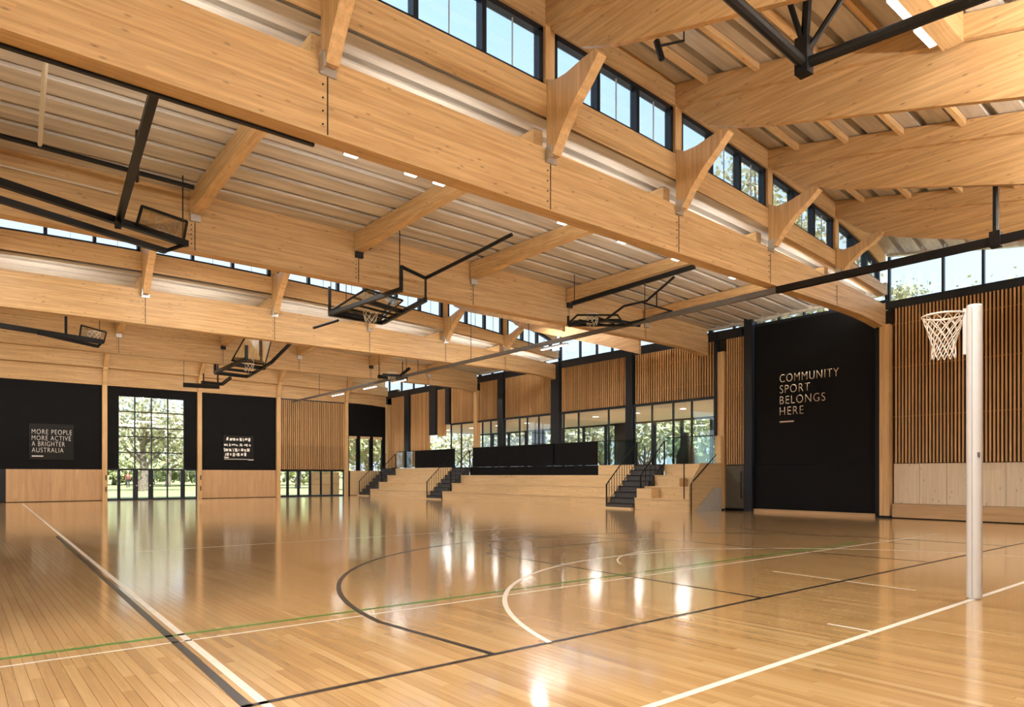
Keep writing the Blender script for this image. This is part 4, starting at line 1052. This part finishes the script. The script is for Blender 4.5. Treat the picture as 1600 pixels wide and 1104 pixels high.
# far left
z = 5.95
e4 = [([P(-120, 489, z), P(160, 534, z)], 0.075), ([P(60, 520, z - .15), P(153, 541, z - .15)], 0.05), ([P(160, 534, z), P(153, 541, z - .15)], 0.04), ([P(103, 527, z), P(103, 527, z) + Vector((0, 0, 1.0))], 0.045)]
b4 = [P(124, 528, z + .03), P(162, 535, z + .03), P(166, 519, z + .45), P(127, 508, z + .45)]
backstop(e4, b4, 'folded basketball backstop above the black wall at the far left', hoop=P(146, 519, z + .3))
# far centre
z = 5.75
f1, f2, q1, q2 = P(336, 582, z), P(387, 588, z), P(385, 560, z), P(424, 566, z)
m1, m2 = P(362, 569, z), P(414, 575, z)
e5 = [([f1, f2], 0.07), ([f1, q1], 0.06), ([f2, q2], 0.05), ([m1, m2], 0.07), ([(f1 + m1) / 2, (f2 + m2) / 2], 0.05), ([f1, f1 + Vector((0, 0, 0.85))], 0.05), ([q1, q1 + Vector((0, 0, .5))], 0.05), ([q2, P(460, 530, 6.6)], 0.05)]
backstop(e5, [m1 + Vector((0, 0, .15)), m2 + Vector((0, 0, .15)), q2 + Vector((0, 0, .9)), q1 + Vector((0, 0, .9))], 'folded basketball backstop with a pale board in the far bay', hoop=(m1 + m2) / 2 + Vector((0, 0, .1)))
z = 5.6
e6 = [([P(286, 601, z), P(343, 604, z)], 0.10), ([P(315, 597, z), P(347, 600, z)], 0.07), ([P(347, 600, z), P(360, 590, z + .2)], 0.06), ([P(318, 597, z), P(318, 597, z) + Vector((0, 0, .4))], 0.03), ([P(340, 598, z), P(340, 598, z) + Vector((0, 0, .9))], 0.03)]
backstop(e6, None, 'smallest folded backstop, just above the tall gridded window')
z = 5.85
e7 = [([P(591, 588, z), P(636, 592, z)], 0.08), ([P(598, 585, z), P(630, 587, z)], 0.05), ([P(625, 587, z), P(640, 575, z + .3)], 0.05), ([P(629, 565, 6.4), P(629, 588, z)], 0.02)]
backstop(e7, None, 'folded backstop with a bright net beside the divider track', hoop=P(612, 582, z + .15))
# spotlights and loudspeaker on the beam
p = onY(567, 380, 15.35)
e = empty('floodlight', p); tag(e, 'small black floodlight bracketed under an arched rib on the second beam', 'floodlight')
MB().box((p.x - 0.16, 15.18, p.z - 0.14), (p.x + 0.16, 15.32, p.z + 0.08)).build('body', M['steel'], e, fix=False)
MB().box((p.x + 0.05, 15.05, p.z - 0.02), (p.x + 0.26, 15.2, p.z + 0.2)).build('visor', M['steel'], e, fix=False)
p = onX(1030, 72, 8.4)
e = empty('floodlight', p); tag(e, 'small black floodlight on an arm below the near sloping deck', 'floodlight')
MB().tube([p, p + Vector((0.55, -0.05, 0.28))], 0.02, 6).build('arm', M['steel'], e)
MB().tube([p + Vector((-0.0, 0.05, 0.1)), p + Vector((0.0, -0.05, -0.22))], 0.05, 8).build('body', M['steel'], e)
MB().tube([p + Vector((0.55, -0.05, 0.28)), Vector((p.x + .55, p.y - .05, roof_z(p.x + .55, p.y - .05) - .02))], 0.012, 6).build('drop_rod', M['steel'], e)

# ================================================================== OUTSIDE
struct(B('ground', (-150, YF + 0.3, -0.4), (220, 260, -0.12), M['grass']), 'sunlit lawn outside the far wall', 'ground')
struct(B('ground', (30.1, -120, -0.4), (220, YF + 0.3, -0.12), M['grass']), 'lawn outside the gallery', 'ground')
struct(B('ground', (-150, -120, -0.4), (XL - 0.3, YF + 0.3, -0.12), M['grass']), 'lawn outside the left wall', 'ground')
struct(B('path', (-60, YF + 0.25, -0.13), (120, YF + 6.0, -0.10), M['path']), 'pale concrete path outside the far doors', 'path')
def tree(loc, hgt, crown, label, mat='leaf', nleaf=2600, trunk_r=0.35, size=0.5, seed=1, base=0.35, low=0.12):
    Rt = random.Random(seed); loc = Vector(loc)
    e = empty('tree', loc); tag(e, label, 'tree', 'trees outside')
    mb = MB(); tips = []
    th = hgt * base
    mb.tube([loc, loc + Vector((0.2, 0.1, th * 0.6)), loc + Vector((0.1, 0.3, th * 1.3)), loc + Vector((0, 0, hgt * 0.8))], [trunk_r, trunk_r * 0.8, trunk_r * 0.55, trunk_r * 0.2], 8)
    for k in range(11):
        a = Rt.random() * 6.28; z0 = th * (0.7 + Rt.random() * 0.9); rr = crown * (0.45 + Rt.random() * 0.5); z1 = z0 + (hgt - z0) * (0.3 + Rt.random() * 0.55)
        s0 = loc + Vector((0.1, 0.2, z0)); s2 = loc + Vector((rr * math.cos(a), rr * math.sin(a), z1)); s1 = (s0 + s2) / 2 + Vector((0, 0, -0.08 * hgt * Rt.random()))
        mb.tube([s0, s1, s2], [trunk_r * 0.4, trunk_r * 0.25, trunk_r * 0.08], 5); tips += [s2, s1 + (s2 - s1) * 0.5]
    mb.build('trunk', M['bark'], e, fix=False)
    for k in range(10):
        a = Rt.random() * 6.28; rr = crown * math.sqrt(Rt.random()) * 0.8
        tips.append(loc + Vector((rr * math.cos(a), rr * math.sin(a), hgt * (0.45 + 0.5 * Rt.random()) * (1 - 0.15 * rr / crown))))
    vs, fs = [], []
    for k in range(nleaf):
        c = tips[Rt.randrange(len(tips))]; s = crown * 0.22
        p = c + Vector((Rt.gauss(0, s), Rt.gauss(0, s), Rt.gauss(0, s * 0.62)))
        if p.z < loc.z + hgt * low: continue
        u = Vector((Rt.gauss(0, 1), Rt.gauss(0, 1), Rt.gauss(0, 1))).normalized(); v = u.cross(Vector((Rt.gauss(0, 1), Rt.gauss(0, 1), Rt.gauss(0, 1)))).normalized()
        q = size * (0.5 + Rt.random()); i = len(vs)
        vs += [p - u * q * .5, p + v * q * 0.28, p + u * q * .5, p - v * q * 0.28]; fs.append((i, i + 1, i + 2, i + 3))
    me = bpy.data.meshes.new('foliage'); me.from_pydata([tuple(v) for v in vs], [], fs); me.update(); me.materials.append(M[mat])
    f = link('foliage', me, e); f['kind'] = 'stuff'
G = -0.12
def at_px(px, d):
    t = (px - 800) / FPX; return ((S_ + C_ * t) * d, (C_ - S_ * t) * d, G)
tree(at_px(222, 62), 9.6, 5.0, 'big spreading gum tree filling the tall gridded window', nleaf=4600, size=0.33, seed=2, trunk_r=0.42, base=0.3)
tree(at_px(262, 85), 8.0, 4.6, 'smaller tree at the right edge of the tall gridded window', nleaf=2600, seed=3, size=0.6)
tree(at_px(178, 100), 8.0, 6.0, 'distant tree at the left edge of the tall gridded window', 'leafd', nleaf=2400, seed=4, size=0.8)
tree(at_px(465, 75), 7.0, 4.0, 'tree seen through the row of six glazed doors', 'leafd', nleaf=2200, seed=5, size=0.6)
tree(at_px(574, 66), 6.0, 3.4, 'tree seen through the lacy windows', 'leafd', nleaf=2000, seed=6, size=0.5)
tree(at_px(1190, 52), 27.0, 7.0, 'tall gum tree seen through the near roof windows', nleaf=9000, size=0.45, seed=7, trunk_r=0.6, low=0.55)
tree(at_px(1285, 50), 20.5, 4.0, 'tall gum tree at the right end of the near roof windows', nleaf=6000, size=0.38, seed=8, low=0.62)
tree(at_px(1418, 52), 17.6, 2.5, 'tree whose top shows in the side glazing above the goal post', nleaf=4200, size=0.3, seed=9)
tree(at_px(1500, 80), 25.5, 6.5, 'distant low tree line right of the goal post glazing', 'leafd', nleaf=4600, size=0.45, seed=10)
for k, (px, d, hh) in enumerate(((1105, 40, 6.2), (1060, 44, 7.0), (1010, 46, 6.6), (955, 48, 6.6), (900, 50, 6.4), (845, 52, 6.6), (790, 55, 6.6), (740, 58, 6.4), (690, 62, 6.4))):
    tree(at_px(px, d), hh, 3.2, 'leafy tree outside the gallery windows, %s from the slogan wall' % ORD[k], 'leaf' if k % 2 else 'leafd', nleaf=1000, size=0.40, seed=20 + k, trunk_r=0.16, base=0.2)
# low hedge and shrubs beyond the lawn
for k in range(9):
    px = 150 + k * 45
    tree(at_px(px, 95 + (k % 3) * 4), 3.4, 5.0, 'low shrub along the far edge of the lawn, %s from the left' % ORD[k], 'leafd', nleaf=900, size=0.8, seed=40 + k, trunk_r=0.1, base=0.15)
# a person on the lawn
def person(loc, hgt):
    e = empty('person', loc); tag(e, 'person in a red top and dark trousers standing on the lawn', 'person')
    loc = Vector(loc); k = hgt / 1.75
    J = {'hip': (0, 0, .95), 'chest': (0, 0, 1.30), 'neck': (0, 0, 1.48), 'head': (0, 0, 1.62), 'top': (0, 0, 1.72),
         'ls': (-.19, 0, 1.40), 'le': (-.25, 0, 1.12), 'lh': (-.22, -.12, .90), 'rs': (.19, 0, 1.40), 're': (.25, 0, 1.12), 'rh': (.22, -.12, .90),
         'lk': (-.10, -.02, .50), 'lf': (-.11, 0, .06), 'lt': (-.11, -.14, .03), 'rk': (.10, -.02, .50), 'rf': (.11, 0, .06), 'rt': (.11, -.14, .03), 'lhp': (-.09, 0, .90), 'rhp': (.09, 0, .90)}
    rad = {'hip': .15, 'chest': .16, 'neck': .06, 'head': .10, 'top': .07, 'ls': .07, 'le': .05, 'lh': .04, 'rs': .07, 're': .05, 'rh': .04, 'lk': .065, 'lf': .045, 'lt': .035, 'rk': .065, 'rf': .045, 'rt': .035, 'lhp': .095, 'rhp': .095}
    E = [('hip', 'chest'), ('chest', 'neck'), ('neck', 'head'), ('head', 'top'), ('chest', 'ls'), ('ls', 'le'), ('le', 'lh'), ('chest', 'rs'), ('rs', 're'), ('re', 'rh'),
         ('hip', 'lhp'), ('lhp', 'lk'), ('lk', 'lf'), ('lf', 'lt'), ('hip', 'rhp'), ('rhp', 'rk'), ('rk', 'rf'), ('rf', 'rt')]
    keys = list(J); me = bpy.data.meshes.new('body')
    me.from_pydata([tuple(loc + Vector(J[q]) * k) for q in keys], [(keys.index(a), keys.index(b)) for a, b in E], [])
    ob = link('body', me, e); ob.modifiers.new('skin', 'SKIN'); ob.modifiers.new('sub', 'SUBSURF').levels = 1
    for i, q in enumerate(keys): me.skin_vertices[0].data[i].radius = (rad[q] * k, rad[q] * k)
    me.skin_vertices[0].data[0].use_root = True
    m, t, b = new_mat('person_colours'); g = t.nodes.new('ShaderNodeNewGeometry'); s = t.nodes.new('ShaderNodeSeparateXYZ'); r = t.nodes.new('ShaderNodeValToRGB')
    mrr = t.nodes.new('ShaderNodeMapRange'); mrr.inputs['From Min'].default_value = loc.z; mrr.inputs['From Max'].default_value = loc.z + hgt
    r.color_ramp.interpolation = 'CONSTANT'; r.color_ramp.elements[0].color = (0.02, 0.02, 0.03, 1); r.color_ramp.elements[1].position = 0.55; r.color_ramp.elements[1].color = (0.22, 0.06, 0.045, 1)
    x = r.color_ramp.elements.new(0.85); x.color = (0.45, 0.27, 0.18, 1); x = r.color_ramp.elements.new(0.95); x.color = (0.03, 0.02, 0.015, 1)
    t.links.new(g.outputs['Position'], s.inputs[0]); t.links.new(s.outputs['Z'], mrr.inputs['Value']); t.links.new(mrr.outputs[0], r.inputs[0]); t.links.new(r.outputs[0], b.inputs['Base Color'])
    me.materials.append(m)
pp = at_px(200, 78); person((pp[0], pp[1], G), 1.75)

# conduits on the second beam
e = empty('conduit', onY(70, 75, 10.2)); tag(e, 'pale vertical service pipe hanging at the upper left', 'pipe')
MB().tube([onY(72, 74, 10.2), onY(62, 232, 14.6)], 0.035, 8).build('pipe', M['wallpaint'], e)
e = empty('conduit', onY(0, 254, 15.35)); tag(e, 'thin pale cable tray along the face of the second beam', 'pipe')
MB().tube([onY(-80, 238, 15.37), onY(185, 303, 15.37)], 0.02, 6).build('pipe', M['wallpaint'], e)
